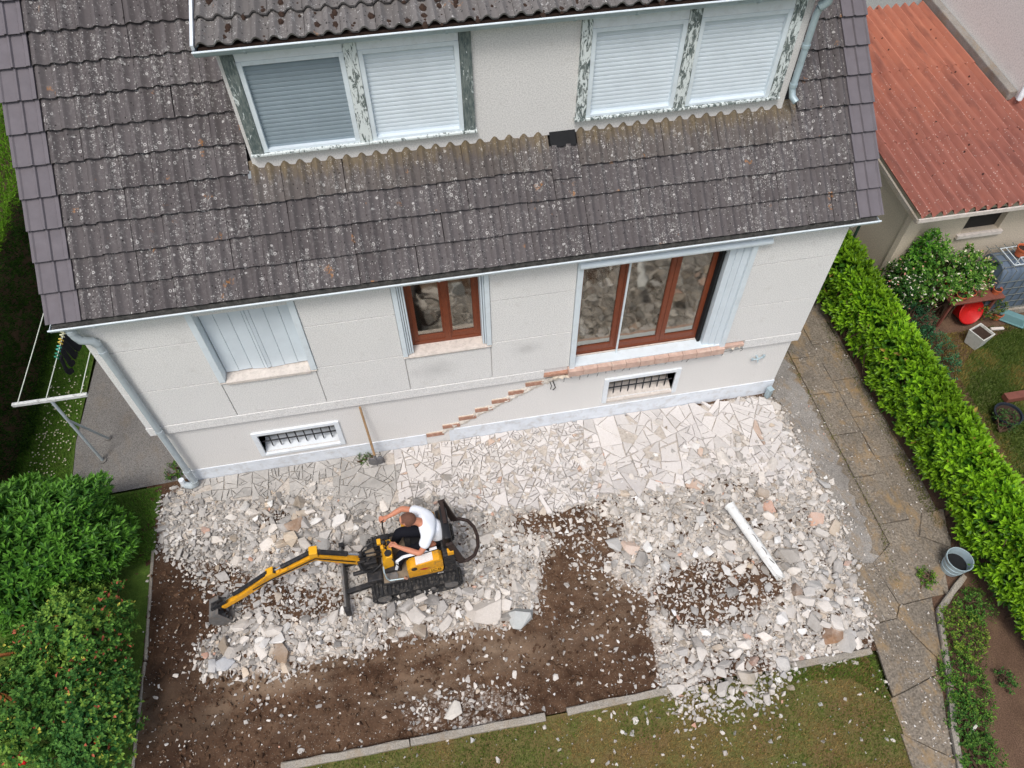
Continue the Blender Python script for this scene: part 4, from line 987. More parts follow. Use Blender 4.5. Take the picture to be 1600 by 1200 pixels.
for i, (x, y, s) in enumerate(placed):
    V, F = (BIGH if s > .075 else HULL)[random.randrange(14)]; asp = random.uniform(.55, 1.0)
    tl = .28 if s > .05 else .5
    R = rotmat(random.gauss(0, tl), random.gauss(0, tl), random.uniform(0, 6.28)); V = (V*np.array([s*1.08, s*asp, s*random.uniform(.7, 1.1)])) @ R.T
    z = HZ[i]+s*.15+(random.random()**2*.05 if DD[i] > .5 else 0)
    colr = stone_col(x, y)
    if i < NIND:
        me = npmesh('concrete_chunk', V, F, np.tile(colr, (len(V), 1))); o = link('concrete_chunk', me, MT['rubble']); o.location = (x, y, z)
        pl_ = min(MARKS, key=lambda mk: (mk[0].x-x)**2+(mk[0].y-y)**2)[1]
        if colr[0] > 1.7*colr[2]: CH.setdefault(f'salmon tile fragment {pl_}', []).append((x, o))
        else:
            w_ = 'brownish' if colr[0] > 1.35*colr[2] else ('white' if colr.mean() > .60 else ('pale' if colr.mean() > .46 else 'grey'))
            sz = 'large' if s > .10 else 'medium'
            CH.setdefault(f'{sz} {w_} concrete chunk {pl_}', []).append((x, o))
    else:
        SVv.append(V+np.array([x, y, z])); SF.append(F+nb); SC.append(np.tile(colr, (len(V), 1))); nb += len(V)
ORD = ['leftmost', 'second from left', 'third from left', 'fourth from left', 'fifth from left', 'sixth from left', 'seventh from left', 'eighth from left', 'ninth from left', 'tenth from left', 'eleventh from left', 'twelfth from left', 'thirteenth from left', 'fourteenth from left', 'fifteenth from left']
for lb, L_ in CH.items():
    L_.sort(key=lambda q: q[0])
    for k, (x, o) in enumerate(L_): tag(o, lb if len(L_) == 1 else lb+', '+(ORD[k] if k < min(len(L_)-1, 14) else 'rightmost'), 'chunk', 'loose concrete chunks of the demolished terrace')
# gravel and dust crumbs
P = np.stack([rng.uniform(-.45, 9.35, 130000), rng.uniform(-5.4, -.02, 130000)], 1); d = density(P); d = np.maximum(d, .06); d[inpoly(P, Z_SLAB)] = np.maximum(d[inpoly(P, Z_SLAB)], .45); P = P[rng.random(len(P)) < d*.75]
PP = np.stack([rng.uniform(8.6, 10.55, 9000), rng.uniform(-6.5, 1.0, 9000)], 1); PP = PP[inpoly(PP, PATH) & (rng.random(9000) < .10+.45*np.exp(-((PP[:, 0]-9.15)/.25)**2))]
HP = np.concatenate([H(P[:, 0], P[:, 1]), np.full(len(PP), .004)]); HP[:len(P)][P[:, 1] < KY+.03] = -.016; P = np.concatenate([P, PP])
for i, (x, y) in enumerate(P):
    V, F = TINY[i % 10]; s = .006+.014*random.random()**2
    if y < KY and x < 8.6 and random.random() < .6: continue
    V = V @ rotmat(random.uniform(0, 6), 0, random.uniform(0, 6)).T*s
    SVv.append(V+np.array([x, y, HP[i]+s*.4+.006])); SF.append(F+nb); SC.append(np.tile(stone_col(x, y), (len(V), 1))); nb += len(V)
o = link('rubble', npmesh('rubble', np.concatenate(SVv), np.concatenate(SF), np.concatenate(SC)), MT['rubble'])
tag(o, 'small broken concrete and gravel spread over the yard', 'rubble', kind='stuff')
# soil clods
VV = []; FF = []; nb = 0
for k in range(7500):
    x = random.uniform(-.4, 8.8); y = random.uniform(-4.05, -1.4)
    V, F = TINY[k % 10]; s = .008+.046*random.random()**4; V = V @ rotmat(random.uniform(0, 6), 0, random.uniform(0, 6)).T*s; VV.append(V+np.array([x, y, float(0)])); FF.append(F+nb); nb += len(V)
Vc = np.concatenate(VV); 
cx_ = np.array([v.mean(0) for v in VV]); hh = H(cx_[:, 0], cx_[:, 1]); Vc[:, 2] += np.repeat(hh, [len(v) for v in VV])+.006
o = link('soil_clods', npmesh('soil_clods', Vc, np.concatenate(FF), np.zeros((len(Vc), 3))), MT['soil']); tag(o, 'brown crumbs of loose soil on the dug yard', 'soil', kind='stuff')
# ================================================================ micro excavator (x forward, y to its left, z up)
simple('yellow_paint', (222, 158, 28), .5, .12, 9, spec=.35, dirt=(150, 116, 70), dirt_amt=.75)
simple('yellow_fresh', (232, 170, 30), .40, .08, 6, spec=.4, dirt=(180, 140, 80), dirt_amt=.3)
simple('machine_black', (36, 36, 38), .6, .25, 10, spec=.35, dirt=(96, 88, 80), dirt_amt=.5)
simple('rubber', (44, 44, 45), .85, .2, 12, dirt=(116, 110, 102), dirt_amt=.75, bump=.4, bsc=80)
simple('seat_vinyl', (26, 26, 28), .45, .2, 10, spec=.4)
simple('rops_brown', (50, 38, 34), .6, .2, 8, dirt=(84, 70, 60), dirt_amt=.4)
simple('steel_worn', (112, 110, 108), .7, .25, 14, metal=.2, dirt=(132, 118, 104), dirt_amt=.8)
simple('dusty_deck', (132, 118, 100), .95, .2, 12)
simple('chrome', (205, 208, 212), .2, .03, 5, metal=.9)
simple('decal_red', (170, 42, 40), .5, .05); simple('decal_white', (225, 222, 216), .6, .1, 40, dirt=(200, 120, 110), dirt_amt=.4); simple('decal_black', (22, 20, 18), .5, .05)
ex = thing('mini_excavator', 'yellow and black tracked micro excavator standing on the broken concrete', 'excavator', (3.14, -1.955, .025), math.pi+.045, local=True)
def stadium(xa, xb, zc, r, n=8):
    return [(xb+r*math.cos(a), zc+r*math.sin(a)) for a in np.linspace(-math.pi/2, math.pi/2, n)]+[(xa+r*math.cos(a), zc+r*math.sin(a)) for a in np.linspace(math.pi/2, 1.5*math.pi, n)]
for sy in (-1, 1):
    yc = .325*sy; m = MB(); so = stadium(-.44, .44, .155, .135, 9); si = stadium(-.44, .44, .155, .108, 9); n = len(so)
    vs = [(x, yc-.10, z) for x, z in so]+[(x, yc+.10, z) for x, z in so]+[(x, yc-.10, z) for x, z in si]+[(x, yc+.10, z) for x, z in si]
    fs = []
    for i in range(n):
        j = (i+1) % n; fs += [(i, j, n+j, n+i), (2*n+i, 3*n+i, 3*n+j, 2*n+j), (i, 2*n+i, 2*n+j, j), (n+i, n+j, 3*n+j, 3*n+i)]
    m.add(vs, fs)
    tot = [Vector((x, 0, z)) for x, z in so]; tot.append(tot[0]); L = 0; step = .052; nxt = 0
    for a, b in zip(tot[:-1], tot[1:]):
        sl = (b-a).length
        while nxt < L+sl:
            p = a.lerp(b, (nxt-L)/sl); d_ = (b-a).normalized(); nn = Vector((d_.z, 0, -d_.x))
            if nn.dot(p-Vector((0, 0, .155))) < 0: nn = -nn
            R = Matrix((d_, Vector((0, 1, 0)), nn)).transposed()
            m.obox(p+Vector((0, yc-.004, 0))+nn*.008, (.024, .195, .022), R); nxt += step
        L += sl
    tr = m.build('track', MT['rubber'], ex)
    m = MB().box(-.42, .42, yc-.055, yc+.055, .10, .21); m.build('track_frame', MT['machine_black'], tr, bevel=.01)
    for xw in (-.44, .44): MB().cyl((xw, yc-.06, .155), (xw, yc+.092, .155), .092, n=18).cyl((xw, yc-.08, .155), (xw, yc+.098, .155), .035, n=10).build('track_wheel', MT['steel_worn'], tr, smooth=True)
    for xw in (-.2, .0, .2): MB().cyl((xw, yc-.06, .085), (xw, yc+.07, .085), .036, n=12).build('track_roller', MT['steel_worn'], tr, smooth=True)
m = MB().box(-.32, .34, -.20, .20, .12, .33); m.build('undercarriage', MT['machine_black'], ex, bevel=.02)
MB().cyl((0, 0, .33), (0, 0, .385), .21, n=28).build('slew_ring', MT['steel_worn'], ex, smooth=True)
m = MB(); pr = [(.90, .02), (.925, .02), (.945, .08), (.94, .16), (.955, .20), (.93, .20), (.915, .16), (.92, .10)]
m.prism(pr, lambda u, v, w: (u, w, v), -.47, .47)
bl = m.build('dozer_blade', MT['steel_worn'], ex)
for sy in (-1, 1):
    MB().beam((.28, .16*sy, .20), (.91, .20*sy, .12), .06, .07).build('blade_arm', MT['machine_black'], bl, bevel=.006)
    MB().box(.895, .96, .455*sy-.03, .455*sy+.03, .02, .21).build('blade_end', MT['machine_black'], bl, bevel=.005)
MB().cyl((.35, 0, .26), (.80, 0, .19), .028, n=12).build('blade_cylinder', MT['machine_black'], bl, smooth=True)
# upper structure
m = MB().box(-.50, .40, -.34, .34, .385, .43).box(.40, .52, -.16, .16, .387, .428); m.build('deck', MT['machine_black'], ex, bevel=.008)
MB().box(.06, .395, -.30, .325, .431, .437).build('floor_plate', MT['dusty_deck'], ex)
prof = [(.07, .46), (-.36, .46), (-.385, .56), (-.39, .80), (-.35, .845), (-.28, .83), (.02, .765), (.07, .70)]
for sy in (-1, 1):
    m = MB(); m.prism(prof, lambda u, v, w: (u, w, v), .205*sy, .342*sy); sp_ = m.build('side_panel', MT['yellow_paint'], ex, bevel=.018, smooth=True)
    m = MB(); m.prism([(.075, .432), (-.47, .432), (-.47, .47), (.072, .47)], lambda u, v, w: (u, w, v), .20*sy, .347*sy); m.build('skirt', MT['machine_black'], sp_, bevel=.004)
    m = MB(); m.cyl((-.02, .33*sy, .715), (-.02, .352*sy, .715), .036, n=18); m.build('fuel_cap', MT['machine_black'], sp_, smooth=True)
    if sy == 1:
        m = MB(); m.prism([(-.075, .655), (-.13, .685), (-.21, .665), (-.15, .632)], lambda u, v, w: (u, w, v), .3425, .3445); m.build('diamond_decal', MT['decal_red'], sp_)
        m = MB(); m.prism([(-.05, .782), (-.27, .8285), (-.27, .8325), (-.05, .786)], lambda u, v, w: (u, w, v), .215, .325)
        m.build('warning_label', MT['decal_white'], sp_)
        def text(s_, size, pos, mat, nm, ext=.0008):
            cu = bpy.data.curves.new(nm, 'FONT'); cu.body = s_; cu.size = size; cu.extrude = ext; cu.align_x = 'CENTER'; cu.align_y = 'CENTER'
            tmp = bpy.data.objects.new(nm, cu); COL.objects.link(tmp); dg = bpy.context.evaluated_depsgraph_get(); me = bpy.data.meshes.new_from_object(tmp.evaluated_get(dg))
            bpy.data.objects.remove(tmp)
            me.transform(Matrix.Translation(pos) @ Matrix(((-1, 0, 0, 0), (0, 0, 1, 0), (0, 1, 0, 0), (0, 0, 0, 1)))); me.materials.append(mat)
            o = bpy.data.objects.new(nm, me); COL.objects.link(o); o.parent = sp_; return o
        m = MB(); m.prism([(-.20, .522), (-.372, .522), (-.372, .604), (-.20, .604)], lambda u, v, w: (u, w, v), .3425, .3440); m.build('badge', MT['yellow_fresh'], sp_)
        text('JCB', .090, Vector((-.285, .3452, .562)), MT['decal_black'], 'badge_lettering'); text('8008', .040, Vector((-.33, .3490, .450)), MT['decal_white'], 'model_number')
m = MB().box(-.44, .06, -.204, .204, .432, .62); m.build('seat_base', MT['machine_black'], ex, bevel=.01)
m = MB(); m.box(-.545, -.395, -.335, .335, .40, .86); cw = m.build('rear_cover', MT['machine_black'], ex, bevel=.03)
for k in range(9): MB().box(-.545, -.40, .334, .345, .44+k*.047, .462+k*.047).build('cooling_rib', MT['machine_black'], cw)
m = MB(); m.obox((-.22, 0, .665), (.40, .37, .09)); seat = m.build('seat_cushion', MT['seat_vinyl'], ex, bevel=.035, smooth=True)
m = MB(); m.obox((-.475, -.0, .90), (.10, .46, .46), Matrix.Rotation(-.10, 3, 'Y')); m.build('seat_back', MT['seat_vinyl'], ex, bevel=.035, smooth=True)
# roll-over frame: two raked flat legs and the rear hoop
for sy in (-1, 1):
    m = MB(); m.beam((-.50, .30*sy, 1.13), (-.625, .30*sy, .55), .035, .085, up=(1, 0, .2)); m.build('frame_leg', MT['rops_brown'], ex, bevel=.006)
    MB().box(-.54, -.46, .30*sy-.03, .30*sy+.03, .86, .95).build('frame_hinge', MT['machine_black' if sy < 0 else 'yellow_paint'], ex, bevel=.006)
hp = [(-.61, .30, .55), (-.70, .30, .545), (-.80, .25, .545), (-.865, .14, .545), (-.885, 0, .545), (-.865, -.14, .545), (-.80, -.25, .545), (-.70, -.30, .545), (-.61, -.30, .55)]
m = MB(); m.tube(hp, .024, 10); m.build('rear_hoop', MT['rops_brown'], ex, smooth=True)
MB().beam((-.50, -.30, 1.12), (-.50, .02, 1.12), .05, .05).build('frame_crossbar', MT['rops_brown'], ex, bevel=.006)
# control column and levers
m = MB(); m.prism([(.24, .437), (.38, .437), (.36, .66), (.30, .80), (.22, .80), (.22, .66)], lambda u, v, w: (u, w, v), -.09, .16); cc = m.build('control_column', MT['yellow_fresh'], ex, bevel=.012)
m = MB().cyl((.27, .10, .79), (.27, .10, .815), .045, n=14); m.build('dial', MT['machine_black'], cc)
for y_, xx in ((-.26, .27), (.06, .23), (.0, .30), (-.06, .30)):
    tall = abs(y_+.26) < .01 or abs(y_-.06) < .01
    top = (xx, y_, 1.0 if tall else .90)
    m = MB().tube([(.28, y_*.6, .78), (.29, y_*.9, .87), top], .010, 8); lv = m.build('lever', MT['machine_black'], cc, smooth=True)
    m = MB(); m.cyl((top[0], top[1], top[2]-.03), (top[0], top[1], top[2]+.035), .018, .022, n=10); m.build('lever_knob', MT['machine_black'], lv, smooth=True)
m = MB().tube([(.24, .14, .75), (.20, .22, .74), (.16, .24, .66), (.18, .23, .58)], .009, 7); m.build('cable', MT['machine_black'], cc, smooth=True)
m = MB().obox((.36, -.05, .86), (.05, .07, .05)).obox((.33, .02, .83), (.04, .05, .05)); m.build('yellow_knob_box', MT['yellow_fresh'], cc, bevel=.008)
m = MB().box(.25, .37, -.27, -.16, .438, .62); m.build('side_tank', MT['machine_black'], ex, bevel=.02)
m = MB().tube([(.36, .20, .66), (.36, .27, .64), (.35, .30, .52), (.32, .31, .46), (.12, .325, .455)], .009, 7); m.build('guard_rod', MT['zinc'], ex, smooth=True)
MB().cyl((.10, .325, .44), (.13, .325, .475), .018, n=10).build('rod_end', MT['brick_red'], ex)
m = MB(); m.cyl((.28, .26, .437), (.28, .26, .452), .075, n=20); m.build('foot_plate', MT['steel_worn'], ex)
# swing post
m = MB().cyl((.56, 0, .36), (.56, 0, .62), .055, n=16).box(.44, .60, -.09, .09, .40, .46).box(.44, .60, -.09, .09, .54, .60); m.obox((.63, 0, .52), (.10, .14, .24))
kp = m.build('swing_post', MT['machine_black'], ex, bevel=.008)
m = MB()
for k in range(4):
    y_ = -.09+.055*k; m.tube([(.36, y_, .70), (.45, y_*1.3, .76+.02*(k % 2)), (.56, y_*.9, .74), (.64, y_*.5, .66)], .011, 7)
m.tube([(.40, .10, .52), (.52, .17, .50), (.62, .15, .56), (.66, .06, .62)], .015, 7); m.build('hydraulic_hoses', MT['seat_vinyl'], kp, smooth=True)
m = MB().box(.40, .60, .14, .28, .38, .47); m.build('slew_cylinder', MT['machine_black'], ex, bevel=.02)
# boom, stick, bucket lie in the plane y = 0, turned a little towards the left side
BP, BK, BE = Vector((.60, .0, .53)), Vector((1.13, .02, 1.01)), Vector((1.68, .05, .78)); SE = Vector((2.46, .075, .25))
def girder(name, pts, hts, w, mat, parent):
    m = MB(); n = len(pts); vs = []
    for i, (p, h) in enumerate(zip(pts, hts)):
        d_ = (pts[min(i+1, n-1)]-pts[max(i-1, 0)]).normalized(); s_ = d_.cross(Vector((0, 0, 1))).normalized(); u_ = s_.cross(d_)
        vs += [p+s_*w/2-u_*h/2, p-s_*w/2-u_*h/2, p-s_*w/2+u_*h/2, p+s_*w/2+u_*h/2]
    fs = [(3, 2, 1, 0), tuple(4*(n-1)+k for k in range(4))]
    for i in range(n-1):
        for k in range(4): fs.append((4*i+k, 4*i+(k+1) % 4, 4*i+4+(k+1) % 4, 4*i+4+k))
    m.add(vs, fs); return m.build(name, mat, parent, bevel=.008)
MB().obox((.50, -.02, .66), (.12, .10, .06), Matrix.Rotation(.3, 3, 'Z')).build('valve_block', MT['dusty_deck'], kp, bevel=.012)
boom = girder('boom', [BP, BP.lerp(BK, .5)+Vector((0, 0, .0)), BK, BK.lerp(BE, .5), BE], [.10, .12, .13, .10, .085], .085, MT['yellow_paint'], ex)
m = MB(); m.obox(BK+Vector((.0, .0, .09)), (.10, .11, .10), Matrix.Rotation(-.1, 3, 'Y')); m.build('boom_bracket', MT['yellow_fresh'], boom, bevel=.008)
def ram(p0, p1, parent, r=.028, ext=.35, nm='ram'):
    p0 = Vector(p0); p1 = Vector(p1); q = p0.lerp(p1, 1-ext)
    o = MB().cyl(p0, q, r, n=14).build(nm, MT['machine_black'], parent, smooth=True)
    MB().cyl(q, p1, r*.5, n=10).build('piston_rod', MT['chrome'], o, smooth=True); MB().cyl(p1-Vector((0, .035, 0)), p1+Vector((0, .035, 0)), r*.9, n=10).build('pin', MT['machine_black'], o)
ram(BK+Vector((-.02, 0, .085)), (.62, .0, .72), boom, .032, .30)
ram(BK+Vector((.05, 0, .09)), BE+Vector((-.02, 0, .10)), boom, .028, .22)
stick = girder('stick', [BE+Vector((-.10, -.004, .08)), BE+Vector((.03, 0, .03)), BE.lerp(SE, .5)+Vector((0, 0, .0)), SE], [.06, .13, .095, .065], .075, MT['yellow_paint'], ex)
m = MB(); m.obox(BE+Vector((.02, 0, .075)), (.11, .095, .09), Matrix.Rotation(.5, 3, 'Y')); m.build('stick_bracket', MT['yellow_fresh'], stick, bevel=.008)
ram(BE+Vector((.06, 0, .095)), SE+Vector((-.06, 0, .15)), stick, .026, .22)
m = MB().tube([BP+Vector((.1, .055, .13)), BK+Vector((0, .05, .0)), BE+Vector((0, .05, .0)), BE.lerp(SE, .4)+Vector((0, .045, .02))], .008, 6); m.build('stick_hose', MT['seat_vinyl'], stick, smooth=True)
# bucket: curved shell with side plates and teeth
bk = []; bc = SE+Vector((.07, 0, -.15))
prf = [(.02, .19), (-.10, .12), (-.135, .0), (-.10, -.10), (.0, -.15), (.12, -.13)]
m = MB(); hw = .125; vs = []; fs = []
for th in (0, .012):
    for y_ in (-hw, hw): vs += [(bc.x-u*1.15*(1-th/.14), bc.y+y_, bc.z+v*1.1*(1-th/.14)) for u, v in prf]
n = len(prf)
for i in range(n-1): fs += [(i, i+1, n+i+1, n+i), (2*n+i, 3*n+i, 3*n+i+1, 2*n+i+1)]
m.add(vs, fs)
for y_ in (-hw, hw): m.prism([(bc.x-u*1.15, bc.z+v*1.1) for u, v in prf], lambda u, v, w: (u, w, v), bc.y+y_-.006, bc.y+y_+.006)
for k in range(4): m.obox((bc.x-.15*1.15, bc.y-hw+.03+k*.063, bc.z-.145), (.08, .03, .018), Matrix.Rotation(.2, 3, 'Y'))
bkt = m.build('bucket', MT['steel_worn'], ex)
m = MB().beam(SE+Vector((-.06, .03, .15)), bc+Vector((.06, .03, .19)), .018, .04).beam(SE+Vector((-.06, -.03, .15)), bc+Vector((.06, -.03, .19)), .018, .04).cyl(bc+Vector((-.0, -.05, .20)), bc+Vector((.0, .05, .20)), .025, n=10).box(bc.x-.05, bc.x+.07, bc.y-.05, bc.y+.05, bc.z+.13, bc.z+.20)
m.build('bucket_link', MT['machine_black'], bkt)

# ================================================================ the driver
simple('skin', (196, 132, 104), .55, .08, 14, spec=.35); simple('stubble', (104, 72, 58), .8, .15, 60); simple('tshirt', (232, 236, 242), .9, .04, 7, spec=.1, bump=.9, bsc=16); simple('trousers', (24, 25, 32), .85, .15, 9, spec=.15); simple('stripe', (226, 228, 232), .8, .04); simple('shoe', (44, 42, 42), .7, .2)
simple('print_grey', (168, 166, 172), .9, .1)
pb = Vector((-.36, 0, .71)); pl = ex.matrix_basis if False else Matrix.Translation(Vector((3.14, -1.955, .025))) @ Matrix.Rotation(math.pi+.045, 4, 'Z')
person = thing('person', 'person in white T-shirt and dark striped trousers driving the excavator, head bowed', 'person', tuple(pl @ pb), math.pi+.045, local=True)
def skin(name, nodes, edges, mat, parent, sub=2, root=0):
    me = bpy.data.meshes.new(name); me.from_pydata([Vector(p)-pb for p, r in nodes], edges, []); o = bpy.data.objects.new(name, me); COL.objects.link(o)
    sm = o.modifiers.new('skin', 'SKIN'); sm.use_smooth_shade = True; sm.branch_smoothing = .6
    for v, (p, r) in zip(me.skin_vertices[0].data, nodes): v.radius = (r, r) if not isinstance(r, tuple) else r
    me.skin_vertices[0].data[root].use_root = True
    ss = o.modifiers.new('sub', 'SUBSURF'); ss.levels = sub; ss.render_levels = sub
    dg = bpy.context.evaluated_depsgraph_get(); dg.update(); m2 = bpy.data.meshes.new_from_object(o.evaluated_get(dg)); bpy.data.objects.remove(o)
    m2.materials.clear(); m2.materials.append(mat); m2.polygons.foreach_set('use_smooth', [True]*len(m2.polygons)); m2.name = name
    r = bpy.data.objects.new(name, m2); COL.objects.link(r); r.parent = parent; return r
def hand(nodes, edges, wi, palm, fdir, up_, side):
    """palm and five curled fingers, thumb leaving the side near the wrist"""
    fdir = fdir.normalized(); side = side.normalized(); dn = -up_.normalized(); b = len(nodes)
    nodes.append((palm, .030)); edges.append((wi, b))
    for k, L in enumerate((.068, .078, .073, .058)):
        o_ = side*(.027-.018*k); j = len(nodes); p = palm+fdir*.038+o_
        nodes += [(p, .0105), (p+fdir*L*.42+dn*.012, .0095), (p+fdir*L*.50+dn*.045, .0088), (p+fdir*L*.22+dn*.058, .0080)]; edges += [(b, j), (j, j+1), (j+1, j+2), (j+2, j+3)]
    j = len(nodes); p = palm+side*.030-fdir*.012
    nodes += [(p, .0120), (p+side*.016+fdir*.030+dn*.018, .0105), (p+fdir*.054+dn*.036-side*.004, .0090)]; edges += [(b, j), (j, j+1), (j+1, j+2)]
N = []; E_ = []
def nd(p, r, link_=None):
    N.append((Vector(p), r)); i = len(N)-1
    if link_ is not None: E_.append((link_, i))
    return i
pel = nd((-.375, 0, .80), .080); sp1 = nd((-.37, 0, .94), .080, pel); ch = nd((-.315, -.005, 1.08), .090, sp1); uc = nd((-.240, -.015, 1.185), .062, ch)
nk = nd((-.165, -.02, 1.265), .052, uc); hb = nd((-.115, -.025, 1.30), .070, nk); hd = nd((-.055, -.03, 1.325), .088, hb); ht = nd((.005, -.033, 1.335), .074, hd); hf = nd((.035, -.034, 1.325), .050, ht)
nose = nd((.015, -.034, 1.235), .014, hd)
for s_ in (-1, 1): nd((-.075, -.03+.088*s_, 1.315), .016, hd)
sh_ = {}
for s_, el, wr, pm in ((-1, (.0, -.345, 1.055), (.185, -.295, 1.010), (.235, -.285, 1.025)), (1, (-.13, .265, .945), (.11, .13, .965), (.165, .105, .990))):
    a = nd((-.258, .155*s_-.01, 1.150), .050, uc); b_ = nd(((-.255+el[0])/2-.01, (.175*s_+el[1])/2, (1.165+el[2])/2-.010), .042, a); c_ = nd(el, .041, b_); d_ = nd(((el[0]+wr[0])/2, (el[1]+wr[1])/2, (el[2]+wr[2])/2), .038, c_); w_ = nd(wr, .027, d_)
    f_ = Vector(pm)-Vector(wr); hand(N, E_, w_, Vector(pm), f_, Vector((0, 0, 1)), Vector((-f_.y, f_.x, 0))*(-s_)); sh_[s_] = (a, b_, c_)
for s_ in (-1, 1):
    a = nd((-.34, .085*s_, .785), .065, pel); b_ = nd((-.12, .125*s_, .800), .058, a); c_ = nd((.10, .15*s_, .802), .046, b_); d_ = nd((.14, .155*s_, .66), .042, c_); e_ = nd((.19, .165*s_, .50), .036, d_); nd((.25, .168*s_, .472), .034, e_); nd((.32, .170*s_, .465), .026, len(N)-1)
body = skin('body', N, E_, MT['skin'], person, 2)
# clothes follow the same joints, slightly larger
T = []; TE = []
def nt(p, r, l=None):
    T.append((Vector(p), r)); i = len(T)-1
    if l is not None: TE.append((l, i))
    return i
a = nt((-.385, 0, .82), .142); b_ = nt((-.385, 0, .95), .135, a); c_ = nt((-.325, -.005, 1.09), .150, b_); u_ = nt((-.25, -.015, 1.190), .105, c_); nt((-.205, -.018, 1.235), .074, u_)
for s_, el in ((-1, (.0, -.345, 1.055)), (1, (-.13, .265, .945))):
    q = nt((-.262, .165*s_-.01, 1.155), .092, u_); e1 = Vector((-.255, .175*s_, 1.165)).lerp(Vector(el), .62); nt(tuple(e1), .070, q)
    nt((-.335, .10*s_, 1.03), .115, c_) if False else None
skin('tshirt', T, TE, MT['tshirt'], person, 2)
T = []; TE = []
a = nt((-.385, 0, .79), .118)
nt((-.385, 0, .84), .125, a)
for s_ in (-1, 1):
    q = nt((-.34, .095*s_, .785), .102, a); w_ = nt((-.12, .125*s_, .802), .088, q); e_ = nt((.10, .15*s_, .808), .073, w_); f_ = nt((.145, .155*s_, .66), .066, e_); nt((.19, .163*s_, .515), .054, f_)
skin('trousers', T, TE, MT['trousers'], person, 2)
m = MB()
P_ = [Vector((-.34, .175, .835)), Vector((-.12, .200, .845)), Vector((.09, .213, .850)), Vector((.175, .222, .78)), Vector((.185, .222, .66)), Vector((.215, .215, .53))]
for a, b in zip(P_[:-1], P_[1:]): m.beam(a-pb, b-pb, .034, .014, up=(0, 1, 1))
m.build('leg_stripe', MT['stripe'], person)
for s_ in (-1, 1):
    m = MB(); m.prism([(.15, .445), (.36, .445), (.385, .465), (.36, .495), (.24, .53), (.16, .53)], lambda u, v, w: (u-pb.x, w-pb.y, v-pb.z), .168*s_-.042, .168*s_+.042); m.build('shoe', MT['shoe'], person, bevel=.012, smooth=True)
# cropped hair over crown and back of the head; face details
bm = bmesh.new(); bmesh.ops.create_uvsphere(bm, u_segments=24, v_segments=14, radius=1); 
for v in list(bm.verts):
    if v.co.z < -.35 or (v.co.x > .45 and v.co.z < .55): bm.verts.remove(v)
me = bpy.data.meshes.new('hair'); bm.to_mesh(me); bm.free()
me.transform(Matrix.Translation(Vector((-.062, -.03, 1.328))-pb) @ Matrix.Rotation(.35, 4, 'Y') @ Matrix.Diagonal((.108, .089, .090, 1))); me.materials.append(MT['stubble'])
me.polygons.foreach_set('use_smooth', [True]*len(me.polygons)); o = bpy.data.objects.new('hair', me); COL.objects.link(o); o.parent = person
for s_ in (-1, 1):
    m = MB(); m.lathe([(.001, .009), (.007, .006), (.009, 0), (.007, -.006), (.001, -.009)], Vector((.045, -.034+.033*s_, 1.292))-pb, 10); m.build('eye', MT['decal_black'], person, smooth=True)
m = MB(); m.obox(Vector((-.012, -.033, 1.236))-pb, (.012, .044, .010)); m.build('mouth', MT['decal_red'], person)
m = MB()
for k in range(5): m.obox(Vector((-.478+.012*(k > 2), -.06+.028*k, 1.085-.005*k))-pb, (.012, .018, .05+.02*(k % 2)), Matrix.Rotation(-.35, 3, 'Y'))
m.build('shirt_print', MT['print_grey'], person)
# ================================================================ things about the yard
# shovel leaning on the wall
simple('ash_wood', (172, 140, 104), .7, .15, 20); simple('shovel_steel', (112, 112, 114), .5, .25, 20, metal=.3, dirt=(150, 140, 128), dirt_amt=.6)
top = Vector((2.71, -.075, 1.28)); bot = Vector((2.745, -.235, .10))
sv = thing('shovel', 'long-handled steel shovel with wooden shaft leaning against the cellar wall', 'shovel', (bot.x, bot.y, .0))
m = MB().tube([bot.lerp(top, .06), bot.lerp(top, .5)+Vector((.004, -.006, 0)), top], [.019, .017, .016], 10); m.build('shaft', MT['ash_wood'], sv, smooth=True)
d_ = (top-bot).normalized(); sd2 = Vector((1, 0, 0)); nn = sd2.cross(d_).normalized()
m = MB(); vs = []; fs = []; hh = [(-.0, .085), (.06, .115), (.15, .12), (.22, .10), (.27, .04)]
for (l_, w_) in hh:
    for k in range(7):
        u = k/6*2-1; vs.append(bot+d_*(.10-l_)+sd2*u*w_+nn*(.030*(1-u*u)-.012)+nn*(-.02*l_/.27))
for i in range(len(hh)-1):
    for k in range(6): fs.append((i*7+k, i*7+k+1, (i+1)*7+k+1, (i+1)*7+k))
m.add(vs, fs); bl_ = m.build('blade', MT['shovel_steel'], sv, smooth=True); sm = bl_.modifiers.new('s', 'SOLIDIFY'); sm.thickness = .004
MB().tube([bot+d_*.02+nn*.012, bot+d_*.16], [.016, .022], 10).build('socket', MT['shovel_steel'], sv, smooth=True)

